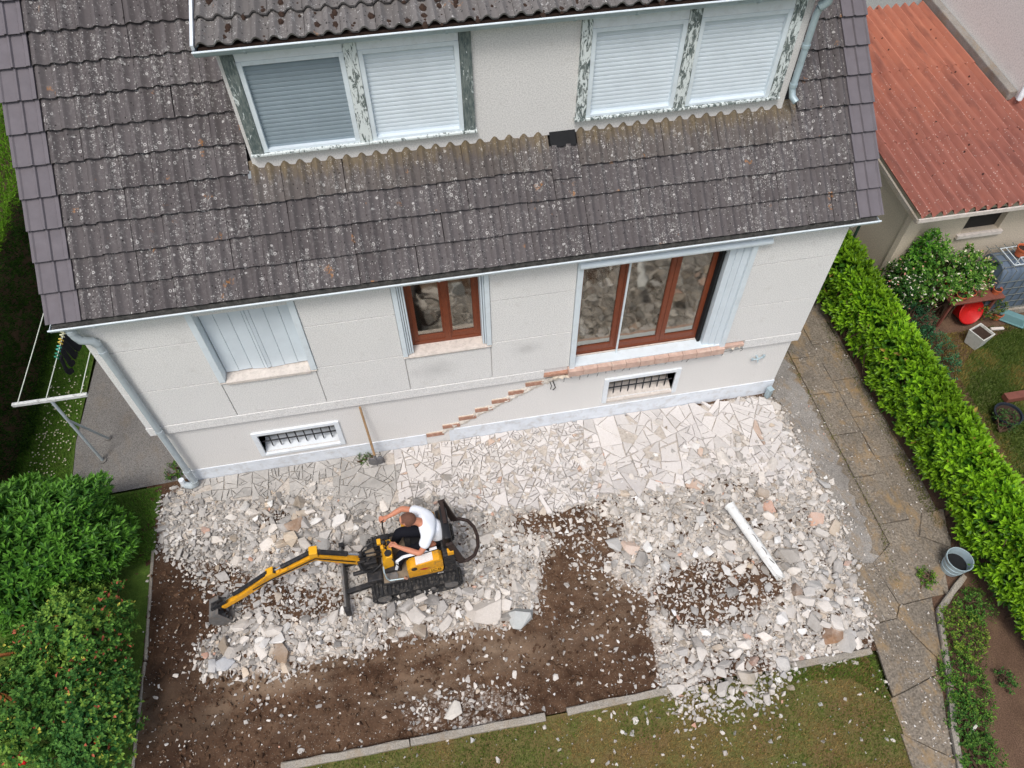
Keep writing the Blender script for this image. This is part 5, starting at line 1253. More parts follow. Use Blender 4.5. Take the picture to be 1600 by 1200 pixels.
# fallen white column
simple('column_white', (226, 226, 222), .75, .06, 10, dirt=(150, 138, 122), dirt_amt=.3)
c0, c1 = U(1140, 790, .30), U(1218, 900, .24)
col_ = thing('fallen_column', 'white round concrete column lying slantwise on the rubble, cracked at its lower end', 'column', (c0.x, c0.y, 0))
n = 16; m = MB(); d_ = (c1-c0).normalized(); a_ = d_.orthogonal().normalized(); b_ = d_.cross(a_); vs = []; fs = []
ts = [0, .04, .5, .72, .9, 1.0]
for ti, t_ in enumerate(ts):
    for k in range(n):
        a = 2*math.pi*k/n; r = .068; ex_ = 0
        if ti >= 4: r *= .9+.12*math.sin(k*2.3); ex_ = random.uniform(-.05, .05) if ti == 5 else 0
        vs.append(c0.lerp(c1, t_)+d_*ex_+(a_*math.cos(a)+b_*math.sin(a))*r)
for i in range(len(ts)-1):
    for k in range(n): fs.append((i*n+k, i*n+(k+1) % n, (i+1)*n+(k+1) % n, (i+1)*n+k))
fs += [tuple(range(n-1, -1, -1)), tuple((len(ts)-1)*n+k for k in range(n))]
m.add(vs, fs); m.build('shaft', MT['column_white'], col_, smooth=True)
m = MB(); u_ = Vector((0, 0, 1))
for k in range(9):
    t_ = .36+.055*k; p = c0.lerp(c1, t_)+(u_-d_*u_.dot(d_)).normalized()*.066+a_*.012*math.sin(k*1.9); q = c0.lerp(c1, t_+.06)+(u_-d_*u_.dot(d_)).normalized()*.066+a_*.012*math.sin((k+1)*1.9); m.beam(p, q, .007, .006)
m.build('crack_filler', MT['wire'], col_)
MB().cyl(c0-d_*.012, c0+d_*.02, .078, n=16).build('collar', MT['column_white'], col_, smooth=True)

# zinc bucket on the path
bp = U(1484, 888, 0); bk_ = thing('zinc_bucket', 'galvanised bucket with dark water on the path beside the laurel hedge', 'bucket', (bp.x, bp.y, 0))
m = MB().lathe([(.001, .012), (.118, .012), (.122, .0), (.165, .285), (.172, .29), (.172, .30), (.160, .30), (.116, .02), (.001, .02)], (bp.x, bp.y, 0), 28); m.build('shell', MT['zinc'], bk_, smooth=True)
m = MB().lathe([(.001, .17), (.143, .17)], (bp.x, bp.y, 0), 28); m.build('water', MT['felt_black'], bk_)
for z in (.10, .20): MB().lathe([(.122+.043*z/.285+.001, z-.006), (.122+.043*z/.285+.006, z), (.122+.043*z/.285+.001, z+.006)], (bp.x, bp.y, 0), 28).build('rib', MT['zinc'], bk_, smooth=True)
m = MB().tube([(bp.x+.172*math.cos(a), bp.y+.172*math.sin(a), .29-.05*math.sin((a-.4))) for a in np.linspace(.4, .4+math.pi, 12)], .004, 6); m.build('handle', MT['steel_worn'], bk_, smooth=True)

# clothes line
simple('weathered_white', (206, 208, 204), .8, .12, 14, dirt=(132, 132, 126), dirt_amt=.7); simple('line_cord', (214, 220, 206), .8, .1); simple('black_cloth', (26, 27, 32), .95, .2, 12)
cp = thing('clothesline_post', 'T-shaped weathered clothes line post standing on the left concrete pad', 'post', (-1.32, .60, 0))
MB().tube([(-1.32, .60, -.02), (-1.32, .60, 1.53)], .021, 10).build('upright', MT['grey_pipe'], cp, smooth=True)
MB().beam((-1.80, .60, 1.555), (-.845, .60, 1.555), .045, .05).build('crossbar', MT['weathered_white'], cp, bevel=.005)
MB().tube([(-1.29, 1.0, -.02), (-1.32, .61, 1.05)], .017, 8).build('brace', MT['grey_pipe'], cp, smooth=True)
m = MB().tube([(-1.30, 1.0, 0), (-1.30, 1.0, .012)], .05, 12).tube([(-1.32, .60, 0), (-1.32, .60, .012)], .06, 12); m.build('foot', MT['concrete_pad'], cp)
far_p = thing('clothesline_post', 'second clothes line post beside the house, hidden behind the eave', 'post', (-1.32, 5.2, 0))
MB().tube([(-1.32, 5.2, -.02), (-1.32, 5.2, 1.53)], .021, 10).build('upright', MT['grey_pipe'], far_p, smooth=True); MB().beam((-1.80, 5.2, 1.555), (-.845, 5.2, 1.555), .045, .05).build('crossbar', MT['weathered_white'], far_p, bevel=.005)
for x_, lb in ((-1.72, 'outer white cord of the clothes line'), (-1.36, 'middle white cord of the clothes line carrying the dark socks'), (-.92, 'white clothes line cord nearest the house wall')):
    m = MB().tube([(x_, .60, 1.585), (x_, 1.7, 1.565), (x_, 2.9, 1.555), (x_, 4.1, 1.565), (x_, 5.2, 1.585)], .0065, 6); m.build('cord', MT['line_cord'], cp, smooth=True)
for k in range(5):
    y_ = 1.36+.135*k; x_ = -1.36; pegc = [(60, 150, 120), (90, 190, 170), (226, 196, 90), (230, 226, 190), (220, 220, 210)][k]
    key = 'peg%d' % k; simple(key, pegc, .5, .05)
    so = thing('sock', ['nearest dark sock pegged on the middle line', 'second dark sock from the T post, green peg', 'middle dark sock of five, yellow peg', 'fourth dark sock from the T post, cream peg', 'farthest dark sock under the gutter end, pale peg'][k], 'sock', (x_, y_, 1.12), group='dark socks on the clothes line')
    m = MB(); pr = [(-.05, 1.55), (.05, 1.55), (.052, 1.30), (.075, 1.22), (.14, 1.17), (.15, 1.12), (.11, 1.10), (.0, 1.15), (-.045, 1.24)]
    m.prism(pr, lambda u, v, w: (x_+w+.03*math.sin(v*9+k), y_+u*(.8+.1*k)+.01*k, v), -.012, .014); m.build('fabric', MT['black_cloth'], so, bevel=.008, smooth=True)
    for dy in (-.03, .03): m = MB(); m.obox((x_, y_+dy, 1.575), (.034, .014, .085), Matrix.Rotation(.25, 3, 'X')); m.build('peg', MT[key], so, bevel=.003)

# ================================================================ neighbour's shed, house, fence
t = NT('fibre_red', .9, .15); n1 = t.noise(1.4, 5, .65); n2 = t.noise(48, 4, .7); sepx = t.n('ShaderNodeSeparateXYZ'); t.l(t.pos, sepx.inputs[0])
old = t.ramp(t.math('ADD', t.math('MULTIPLY', sepx.outputs[1], -.13), t.math('MULTIPLY', t.noise(2.2, 4, .7), .5)), [(-.0, 0.0), (.28, 1.0)])
mp_ = t.n('ShaderNodeMapRange'); t.l(sepx.outputs[1], mp_.inputs[0]); mp_.inputs[1].default_value = 5.4; mp_.inputs[2].default_value = 2.4; wf = t.math('ADD', mp_.outputs[0], t.math('SUBTRACT', t.noise(1.6, 5, .7), .5), True)
col = t.mix(t.ramp(n1, [(.3, 0.0), (.7, 1.0)]), lin((188, 122, 97)), lin((172, 110, 90))); col = t.mix(t.math('MULTIPLY', wf, .85), col, lin((150, 98, 88)))
d1, c1_ = t.voro(30); s1 = t.n('ShaderNodeSeparateColor'); t.l(c1_, s1.inputs[0]); spk = t.math('MULTIPLY', t.ramp(d1, [(.22, 1.0), (.34, 0.0)]), t.math('LESS_THAN', s1.outputs[0], t.math('MULTIPLY', wf, .24)))
col = t.mix(t.math('MULTIPLY', spk, .8), col, lin((204, 178, 166)))
d2, c2_ = t.voro(13); s2 = t.n('ShaderNodeSeparateColor'); t.l(c2_, s2.inputs[0]); col = t.mix(t.math('MULTIPLY', t.ramp(d2, [(.2, 1.0), (.3, 0.0)]), t.math('LESS_THAN', s2.outputs[1], .05)), col, lin((70, 46, 42)))
col = t.mix(t.ramp(t.noise(9, 5, .7, t.scale(1, .4, 1)), [(.62, 0.0), (.75, .6)]), col, lin((104, 62, 58)))
col = t.mix(t.ramp(t.noise(6, 4, .65, t.scale(1.4, .16, .16)), [(.5, 0.0), (.68, .55)]), col, lin((112, 74, 68)))
t.color(col).bump(n2, .5, .005); MT['fibre_red'] = t.m
shed = thing('shed', 'low neighbouring shed with red corrugated roof right of the house', 'shed', (11.45, 1.5, 0))
m = MB(); SHW = (12.45, 13.12, 1.42, 1.90)
wall_with_holes(m, 11.42, 15.4, -.1, 2.14, 1.50, 1.66, [SHW]); m.build('front_wall', MT['shed_wall'], shed)
m = MB(); m.box(11.42, 11.58, 1.661, 6.4, -.1, 2.12); m.prism([(1.664, 2.118), (6.4, 2.118), (6.4, 2.54)], lambda u, v, w: (w, u, v), 11.422, 11.578); m.build('side_wall', MT['shed_wall'], shed)
m = MB(); m.box(11.36, 11.60, 1.44, 1.56, -.1, 2.135); m.build('corner_pier', MT['shed_wall'], shed, bevel=.01)
m = MB(); m.box(11.40, 11.418, 2.9, 2.98, 0, 2.22); m.build('side_pilaster', MT['shed_wall'], shed)
fr = MB().box(SHW[0], SHW[1], 1.60, 1.64, SHW[2], SHW[3]).build('shed_window', MT['room_dark'], shed); MB().box(SHW[0]-.06, SHW[1]+.06, 1.44, 1.52, SHW[2]-.07, SHW[2]-.005).build('window_sill', MT['stone_sill'], fr)
SS = .090
def corr_sheet(x0, x1, y0, y1, z0, wl, amp, seed, lift):
    n = int((x1-x0)/wl*8); vs = []; fs = []
    xs_ = np.linspace(x0, x1, n+1)
    for j, y_ in enumerate((y0, y1)):
        for x_ in xs_: vs.append((x_, y_, z0+(y_-1.2)*SS+amp*math.cos(2*math.pi*(x_-11.2)/.177)+(lift if j == 0 else 0)))
    for x_ in xs_: vs.append((x_, y0+.002, z0+(y0-1.2)*SS+amp*math.cos(2*math.pi*(x_-11.2)/.177)+lift-.009))
    for i in range(n): fs += [(i, i+1, n+2+i, n+1+i), (2*n+2+i, 2*n+3+i, i+1, i)]
    m = MB(); m.add(vs, fs); return m.build('corrugated_sheet', MT['fibre_red'], shed, smooth=True, fixn=False)
sx = np.arange(11.24, 15.6, .88)
for ri, (a, b) in enumerate(((1.20, 2.86), (2.74, 4.55), (4.43, 6.35))):
    for k, x_ in enumerate(sx[:-1]): corr_sheet(x_, x_+.885, a, b, 2.205+.003*(k % 2), .165, .054, k, .018 if ri else .008)
m = MB(); m.prism([(1.19, 2.15), (6.4, 2.15+5.2*SS), (6.4, 2.15+5.2*SS-.07), (1.19, 2.08)], lambda u, v, w: (w, u, v), 11.20, 11.235); m.build('verge_board', MT['kerb'], shed)
m = MB(); m.box(11.22, 15.5, 1.17, 1.195, 2.10, 2.165); m.build('eave_board', MT['stone_sill'], shed)
m = MB()
for k in range(26):
    x_ = 11.3+random.random()*3.6; y_ = random.choice((1.6, 2.3, 3.2, 3.9, 5.0, 5.7))+random.uniform(-.08, .08); ph = round((x_-11.2)/.177)*.177+11.2; z_ = 2.205+(y_-1.2)*SS+.03; m.cyl((ph, y_, z_), (ph, y_, z_+.018), .014, .008, n=8)
o = m.build('roof_bolts', MT['machine_black'], shed); o['kind'] = 'stuff'
nb_ = thing('neighbour_house', 'tall plain cream wall of the neighbouring house above the red shed roof', 'house', (14.05, 3.45, 0))
m = MB().box(14.05, 20, 3.42, 12, -.1, 6.5); m.build('wall', MT['neighbour_wall'], nb_)
m = MB(); m.prism([(3.45, 2.205+2.25*SS+.0), (6.5, 2.205+5.3*SS), (6.5, 2.205+5.3*SS+.17), (3.45, 2.205+2.25*SS+.17)], lambda u, v, w: (w, u, v), 13.90, 14.049); m.build('mortar_flashing', MT['strip'], nb_, bevel=.02)
m = MB().tube([(14.6, 3.34, 2.80), (14.12, 3.34, 2.78), (14.04, 3.33, 2.76), (14.0, 3.30, 2.68), (13.99, 3.29, 2.52)], .045, 12); m.build('white_pipe', MT['white_paint'], nb_, smooth=True)
m = MB().box(14.05, 20.5, 3.0, 12.4, 6.5, 6.6); m.build('roof_edge', MT['tile'], nb_)

# wire fence between the gardens
simple('fence_green', (40, 58, 48), .6, .2, 20); simple('fence_wire', (112, 116, 112), .5, .1)
fn = thing('wire_fence', 'green post and square wire mesh fence behind the far end of the hedge', 'fence', (11.02, 2.2, 0))
for y_ in (2.05, 3.6, 5.1): MB().tube([(11.02, y_, -.05), (11.02, y_, 1.35)], .024, 8).build('fence_post', MT['fence_green'], fn, smooth=True)
m = MB()
for k in range(32): m.tube([(11.02, 2.05+k*.1, .03), (11.02, 2.05+k*.1, 1.28)], .0028, 4, False)
for k in range(13): m.tube([(11.02, 2.0, .05+k*.1), (11.02, 5.2, .05+k*.1)], .0028, 4, False)
o = m.build('wire_mesh', MT['fence_wire'], fn); o['kind'] = 'stuff'

# ================================================================ things in the neighbour's garden
simple('trellis_wood_light', (196, 172, 140), .8, .15, 12)
simple('terracotta', (190, 98, 62), .85, .15, 12, dirt=(170, 120, 92), dirt_amt=.5); simple('plastic_red', (190, 30, 26), .4, .08); simple('plastic_white', (206, 206, 198), .5, .06, 8, dirt=(160, 156, 140), dirt_amt=.5); simple('plastic_teal', (104, 140, 142), .5, .08); simple('table_brown', (122, 74, 62), .6, .15, 8, dirt=(90, 58, 48), dirt_amt=.5); simple('tank_blue', (96, 110, 126), .45, .12, 4); simple('plastic_black', (34, 40, 48), .5, .15); simple('potting_soil', (58, 44, 36), .98, .3, 40, bump=.8)
def pot(name, label, p, r, h, mat, tilt=0, soil=True, z=0, cat='pot', n=20, flare=.75, grp=None):
    o = thing(name, label, cat, (p[0], p[1], z), group=grp); R = Matrix.Rotation(tilt, 4, 'X') if tilt else None
    m = MB().lathe([(.001, .0), (r*flare, 0), (r*.96, h*.82), (r*1.06, h*.82), (r*1.06, h), (r*.94, h), (r*.70, .02), (.001, .02)], (p[0], p[1], z), n); b = m.build('vessel', MT[mat], o, smooth=True)
    kids = [b]
    if soil: kids.append(MB().lathe([(.001, h*.80), (r*.90, h*.80)], (p[0], p[1], z), n).build('potting_soil', MT['potting_soil'], o))
    if R: 
        for k in kids: k.data.transform(R)
    return o
tb = thing('garden_table', 'low brown garden table crowded with pots in front of the shed', 'table', (12.6, .95, 0))
TA, TB_, TC = U(1470, 452, .62), U(1562, 452, .62), U(1488, 475, .62)
m = MB().box(TA.x+.0, TB_.x, TC.y-.02, TC.y+.44, .585, .62); m.build('table_top', MT['table_brown'], tb, bevel=.01)
for a in (TA.x+.08, TB_.x-.08):
    for b in (TC.y+.06, TC.y+.37): MB().box(a-.02, a+.02, b-.02, b+.02, 0, .584).build('leg', MT['table_brown'], tb)
pot('red_pot', 'small bright red pot at the back corner of the garden table', (TA.x+.12, TC.y+.36), .075, .13, 'plastic_red', z=.621)
pot('terracotta_pot', 'orange pot standing at the far right of the garden table', (TB_.x-.18, TC.y+.36), .085, .15, 'terracotta', z=.621)
pot('terracotta_pot', 'small orange pot at the front right of the garden table', (TB_.x-.12, TC.y+.10), .07, .10, 'terracotta', z=.621)
pot('terracotta_pot', 'shallow terracotta pot with seedlings at the front left of the table', (TA.x+.20, TC.y+.09), .085, .09, 'terracotta', z=.621)
pot('terracotta_pot', 'shallow terracotta pot with seedlings right of its twin on the table', (TA.x+.38, TC.y+.13), .085, .09, 'terracotta', z=.621)
p = U(1508, 482, .2); rb_ = thing('red_tub', 'big red tub lying on its side under the garden table', 'tub', (p.x, p.y, 0))
m = MB().lathe([(.001, -.16), (.15, -.16), (.21, .15), (.225, .16), (.21, .17), (.19, .15), (.001, .10)], (0, 0, 0), 24); b = m.build('shell', MT['plastic_red'], None, smooth=True); b.data.transform(Matrix.Translation((0, 0, .19)) @ Matrix.Rotation(1.1, 4, 'X')); b.parent = rb_
p = U(1521, 537, 0); pw = thing('square_planter', 'white square planter filled with soil at the corner of the neighbour lawn', 'planter', (p.x, p.y, 0), .35, local=True)
m = MB(); w0, w1, h = .105, .145, .30
m.add([(-w0, -w0, 0), (w0, -w0, 0), (w0, w0, 0), (-w0, w0, 0), (-w1, -w1, h), (w1, -w1, h), (w1, w1, h), (-w1, w1, h), (-w1+.018, -w1+.018, h), (w1-.018, -w1+.018, h), (w1-.018, w1-.018, h), (-w1+.018, w1-.018, h), (-w0, -w0, .05), (w0, -w0, .05), (w0, w0, .05), (-w0, w0, .05)],
      [(3, 2, 1, 0), (0, 1, 5, 4), (1, 2, 6, 5), (2, 3, 7, 6), (3, 0, 4, 7), (4, 5, 9, 8), (5, 6, 10, 9), (6, 7, 11, 10), (7, 4, 8, 11), (8, 9, 13, 12), (9, 10, 14, 13), (10, 11, 15, 14), (11, 8, 12, 15)]); m.build('vessel', MT['plastic_white'], pw)
m = MB().box(-.125, .125, -.125, .125, .2, .262); m.build('potting_soil', MT['potting_soil'], pw)
p = U(1577, 500, 0); tg = thing('window_box', 'upturned teal plastic window box lying on the neighbour lawn', 'window box', (p.x, p.y, 0), -.75, local=True)
m = MB(); m.add([(-.22, -.085, 0), (.22, -.085, 0), (.22, .085, 0), (-.22, .085, 0), (-.19, -.06, .15), (.19, -.06, .15), (.19, .06, .15), (-.19, .06, .15)], MB.BF); m.build('shell', MT['plastic_teal'], tg, bevel=.012)
m = MB().box(-.235, .235, -.10, .10, .0, .022); m.build('rim', MT['plastic_teal'], tg, bevel=.006)
p = U(1555, 497, 0); pot('terracotta_pot', 'tipped orange pot on the ground beside the teal window box', (p.x, p.y), .08, .13, 'terracotta', z=0, soil=True)
p = U(1568, 655, 0); pot('black_tub', 'round black tub with weeds on the neighbour lawn by the hedge', (p.x, p.y), .20, .16, 'plastic_black', cat='tub', flare=.9)
m = MB(); p = U(1567, 622, 0); m.box(p.x-.02, p.x+.5, p.y-.1, p.y+.03, 0, .10); tag(m.build('bed_board', MT['table_brown'], bevel=.006), 'short brown board edging a bed behind the black tub', 'board')
p = U(1556, 497, 0); m = MB(); m.beam(U(1548, 514, .02), U(1568, 513, .02), .05, .03); tag(m.build('pale_batten', MT['stone_sill'], bevel=.004), 'pale batten lying in front of the tipped orange pot', 'batten')
m = MB(); m.box(TB_.x-.42, TB_.x-.24, TC.y+.20, TC.y+.32, .621, .665); tag(m.build('seed_tray', MT['plastic_white'], bevel=.006), 'white seed tray between the orange pots on the garden table', 'tray')
m = MB(); m.box(TB_.x-.34, TB_.x-.12, TC.y+.19, TC.y+.255, .667, .70); tag(m.build('wooden_tray', MT['trellis_wood_light'], bevel=.006), 'narrow pale wooden tray lying on the seed tray', 'tray')
p = U(1500, 420, .0); pot('green_pot', 'dark green pot on the ground left of the garden table', (12.0, .62), .10, .16, 'fence_green')
# caged water tank
tk = thing('water_tank', 'dark blue water tank in a wire cage beside the shed wall', 'tank', (13.45, 1.0, 0))
tx0, tx1, ty0, ty1, tz0, tz1 = 13.08, 14.2, .84, 1.44, .14, 1.08
m = MB(); m.prism([(ty0, tz0), (ty1, tz0)]+[((ty0+ty1)/2+(ty1-ty0)/2*math.copysign(abs(math.cos(a))**.55, math.cos(a)), tz0+.35+(tz1-tz0-.35)*math.sin(a)**.7) for a in np.linspace(0, math.pi, 15)], lambda u, v, w: (w, u, v), tx0, tx1); m.build('vessel', MT['tank_blue'], tk, bevel=.05, smooth=True)
m = MB().box(tx0-.05, tx1, ty0-.05, ty1, .0, .135); m.build('pallet', MT['kerb'], tk, bevel=.01)
m = MB()
for k in range(8):
    x_ = tx0-.015+k*.155; m.tube([(x_, ty0-.015, tz0), (x_, ty0-.015, tz1+.02), (x_, ty1, tz1+.02)], .007, 5)
for k in range(5):
    z_ = tz0+.03+k*.17; m.tube([(tx1, ty0-.017, z_), (tx0-.017, ty0-.017, z_), (tx0-.017, ty1, z_)], .007, 5)
for k in range(4): y_ = ty0+.08+k*.15; m.tube([(tx0-.017, y_, tz0), (tx0-.017, y_, tz1+.022), (tx1, y_, tz1+.022)], .007, 5)
m.build('cage', MT['fence_wire'], tk, smooth=True)
rk = thing('wire_rack', 'white wire rack on top of the water tank', 'rack', (13.45, 1.1, tz1+.03))
m = MB()
for k in range(6): m.tube([(13.22+k*.1, .92, tz1+.05), (13.22+k*.1, 1.32, tz1+.05)], .006, 5)
m.tube([(13.22, .92, tz1+.05), (13.72, .92, tz1+.05), (13.72, 1.32, tz1+.05), (13.22, 1.32, tz1+.05), (13.22, .92, tz1+.05)], .008, 5); m.tube([(13.22, .92, tz1+.05), (13.22, .92, tz1+.22), (13.72, .92, tz1+.22), (13.72, .92, tz1+.05)], .008, 5)
m.build('wires', MT['white_metal'], rk, smooth=True)
pot('terracotta_pot', 'terracotta pot standing in the wire rack on the water tank', (13.42, 1.12), .095, .16, 'terracotta', z=tz1+.06)
# bits: bamboo cane, white label stick, boards at the lower left
m = MB(); p = U(1478, 490, 0); m.tube([(p.x, p.y, 0), (p.x+.02, p.y+.02, .75)], .008, 6); tag(m.build('plant_cane', MT['fence_green'], smooth=True), 'green plant cane standing left of the garden table', 'cane')
m = MB(); a, b = U(1515, 1147, .02), U(1526, 1133, .05); m.beam(a, b, .03, .012); tag(m.build('plant_label', MT['plastic_white'], bevel=.002), 'white plant label lying in the soil at the lower right', 'label')
simple('trellis_wood', (170, 104, 58), .75, .2, 12)
tl_ = thing('wooden_trellis', 'orange-brown wooden trellis boards behind the rose bush at the left edge', 'trellis', tuple(U(15, 1050, 0)))
for k, (px_, w_) in enumerate(((2, .09), (17, .05), (38, .04))):
    a = U(px_, 1075, .15); MB().beam((a.x-.0, a.y-.12, .0), (a.x-.03, a.y+.03, .95), w_, .025, up=(0, -1, 0)).build('board', MT['trellis_wood'], tl_, bevel=.003)
a = U(0, 1040, .4); MB().beam((a.x-.5, a.y+.05, .60), (a.x+.26, a.y+.04, .60), .025, .05).build('rail', MT['trellis_wood'], tl_, bevel=.003)
# ================================================================ vegetation
def norm(a): return a/np.maximum(np.linalg.norm(a, axis=1, keepdims=True), 1e-6)
def leaf_arrays(B, D, N_, L, Wd, C, droop=.15, fold=.18):
    """leaf blades with a midrib fold: 8 vertices, 8 triangles each"""
    n = len(B); D = norm(D); S = norm(np.cross(D, N_)); N_ = norm(np.cross(S, D)); L = L[:, None]; Wd = Wd[:, None]
    v = np.empty((n, 8, 3)); f1, f2 = .35, .70
    v[:, 0] = B
    for k, (f, w) in enumerate(((f1, .5), (f2, .38))):
        c = B+D*L*f-N_*L*droop*f*f; o = S*Wd*w; up_ = N_*Wd*fold
        v[:, 1+3*k] = c-o+up_; v[:, 2+3*k] = c; v[:, 3+3*k] = c+o+up_
    v[:, 7] = B+D*L-N_*L*droop
    T = np.array([[0, 2, 1], [0, 3, 2], [1, 2, 5], [1, 5, 4], [2, 3, 6], [2, 6, 5], [4, 5, 7], [5, 6, 7]])
    F = (T[None]+(np.arange(n)*8)[:, None, None]).reshape(-1, 3)
    col = np.repeat(C[:, None], 8, 1); col[:, (2, 5)] *= 1.08
    return v.reshape(-1, 3), F, col.reshape(-1, 3)
def shoots(P, A, nl, L, colfn, spread=(.35, 1.25), stem=.10, wratio=.42, r_=rng):
    """rosettes of leaves: shoot bases P, axes A"""
    n = len(P); A = norm(A); T = norm(np.cross(A, r_.normal(size=(n, 3)))); Bn = np.cross(A, T); B = []; D = []; Nn = []; Ls = []; C = []
    ph0 = r_.uniform(0, 6.28, n)
    for k in range(nl):
        u = k/max(1, nl-1); ang = ph0+2.4*k+r_.normal(0, .2, n); sp = spread[0]+(spread[1]-spread[0])*(1-u)+r_.normal(0, .12, n)
        rad = T*np.cos(ang)[:, None]+Bn*np.sin(ang)[:, None]
        D.append(A*np.cos(sp)[:, None]+rad*np.sin(sp)[:, None]); Nn.append(A*np.sin(sp)[:, None]-rad*np.cos(sp)[:, None])
        B.append(P+A*(stem*u)); Ls.append(L*(.75+.35*r_.random(n))*(1-.25*u)); C.append(colfn(u, n))
    B, D, Nn, Ls, C = map(np.concatenate, (B, D, Nn, Ls, C)); return B, D, Nn, Ls, Ls*wratio*r_.uniform(.85, 1.15, len(Ls)), C
def colmix(a, b, t, r_=rng, j=.12):
    a = np.array(lin(a)); b = np.array(lin(b)); c = a*(1-t[:, None])+b*t[:, None]; return c*(1+r_.normal(0, j, (len(t), 1)))*np.ones(3)
simple('bark', (92, 74, 58), .95, .25, 20, bump=.5); simple('green_stem', (86, 100, 52), .8, .2, 20)
def stems(name, base, tips, mat, parent, r0=.018, seed=1):
    r2 = random.Random(seed); m = MB(); base = Vector(base)
    for t_ in tips:
        t_ = Vector(t_); b = base+Vector((r2.uniform(-.1, .1), r2.uniform(-.1, .1), 0)); mid = b.lerp(t_, .5)+Vector((r2.uniform(-.06, .06), r2.uniform(-.06, .06), r2.uniform(.0, .08))); m.tube([b, mid, t_], [r0, r0*.7, r0*.3], 6)
    return m.build(name, mat, parent, smooth=True)
# ---- laurel hedge on the right
hedge = thing('laurel_hedge', 'clipped bright green laurel hedge running along the garden path', 'hedge', (10.72, -2.0, 0))
HX0, HX1, HH, HY0, HY1 = 10.54, 11.02, 1.12, -7.5, 2.15
def hedge_surface(n):
    u = rng.random(n); y = rng.uniform(HY0, HY1, n); P = np.empty((n, 3)); A = np.empty((n, 3))
    per = np.array([.95, .74, .80]); per = per/per.sum(); w = rng.choice(3, n, p=per)
    t_ = rng.random(n); bulge = .12*fbm(y*1.7, w*9.0+t_*3)+.08*fbm(y*5, t_*5)
    # left face, top, right face with rounded shoulders
    P[:, 1] = y; zz = .22+(HH-.22)*t_**.9
    sh = np.clip((zz-(HH-.28))/.28, 0, 1)
    P[:, 0] = np.where(w == 0, HX0+.16*sh**2-bulge, np.where(w == 1, HX0+.14+(HX1-HX0-.28)*t_, HX1-.16*sh**2+bulge))
    P[:, 2] = np.where(w == 1, HH-.02+bulge*1.4, zz)
    A[:, 0] = np.where(w == 0, -1+.5*sh, np.where(w == 1, (t_-.5)*.7, 1-.5*sh)); A[:, 1] = rng.normal(0, .30, n)-.12; A[:, 2] = np.where(w == 1, 1.3, .45+.9*sh)
    A[:, 0] += rng.normal(0, .22, n)
    return P, A, w
P, A, w = hedge_surface(4000)
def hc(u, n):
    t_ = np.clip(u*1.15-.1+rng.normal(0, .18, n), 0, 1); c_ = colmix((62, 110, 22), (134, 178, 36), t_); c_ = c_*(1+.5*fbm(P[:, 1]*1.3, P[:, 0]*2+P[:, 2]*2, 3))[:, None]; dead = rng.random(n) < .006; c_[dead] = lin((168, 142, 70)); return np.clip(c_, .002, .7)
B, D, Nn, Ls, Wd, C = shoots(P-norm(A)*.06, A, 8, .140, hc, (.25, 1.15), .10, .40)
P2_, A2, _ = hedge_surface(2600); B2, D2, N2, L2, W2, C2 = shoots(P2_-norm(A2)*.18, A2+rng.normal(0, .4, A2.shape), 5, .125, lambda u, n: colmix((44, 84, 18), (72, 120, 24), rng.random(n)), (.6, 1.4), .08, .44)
B, D, Nn, Ls, Wd, C = [np.concatenate(q) for q in ((B, B2), (D, D2), (Nn, N2), (Ls, L2), (Wd, W2), (C, C2))]
dist = np.linalg.norm(B-CAM, axis=1); prj = (B-CAM) @ FWD; pxs = 800+FPX*((B-CAM) @ RGT)/prj; pys = 600-FPX*((B-CAM) @ UPV)/prj
isl = np.arange(len(B)) < 4000*8
vis = isl & (pxs > 1280) & (pxs < 1590) & (pys > 380) & (pys < 1000) & (B[:, 2] > HH-.10) & (np.arange(len(B)) >= 4000*6)
sel = rng.permutation(np.where(vis)[0])[:300]; mask = np.ones(len(B), bool); mask[sel] = False
for i in sel:
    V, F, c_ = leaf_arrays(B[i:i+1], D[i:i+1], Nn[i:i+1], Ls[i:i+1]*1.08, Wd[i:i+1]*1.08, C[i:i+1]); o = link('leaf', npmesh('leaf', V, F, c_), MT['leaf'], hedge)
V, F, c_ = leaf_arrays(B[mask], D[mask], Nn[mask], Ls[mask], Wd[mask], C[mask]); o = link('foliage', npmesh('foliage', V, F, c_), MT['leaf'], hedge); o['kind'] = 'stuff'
m = MB()
for k in range(70):
    y_ = HY0+.1+k*(HY1-HY0-.2)/70; b = Vector((10.70+random.uniform(-.1, .1), y_, -.03))
    for j in range(4): m.tube([b, b+Vector((random.uniform(-.12, .12), random.uniform(-.1, .1), .45)), b+Vector((random.uniform(-.26, .26), random.uniform(-.2, .2), random.uniform(.8, 1.0)))], [.016, .011, .005], 5)
m.build('branches', MT['bark'], hedge)
# ---- conifer hedge at the far left, its shaded side painted dark
ch_ = thing('conifer_hedge', 'tall conifer hedge, side darkened as in shade, along the left edge of the garden', 'hedge', (-2.95, 3.0, 0))
n = 15000; y = rng.uniform(-1.2, 9.5, n); w = rng.random(n) < .55; t_ = rng.random(n); bl_ = .12*fbm(y*1.4, t_*3)+.07*fbm(y*6, t_*8)
P = np.stack([np.where(w, -2.48+bl_, -2.45-1.0*t_), y, np.where(w, .05+1.9*t_, 1.93+bl_)], 1); A = np.stack([np.where(w, 1.0, .1), rng.normal(-.1, .4, n), np.where(w, .55, 1.0)], 1)+rng.normal(0, .25, (n, 3))
lit_top = (~w) | (t_ > .9)
B, D, Nn, Ls, Wd, C = shoots(P-norm(A)*.05, A, 5, .075, lambda u, k_: colmix((34, 58, 20), (56, 88, 26), np.clip(u+rng.normal(0, .2, k_), 0, 1)), (.2, .9), .07, .22)
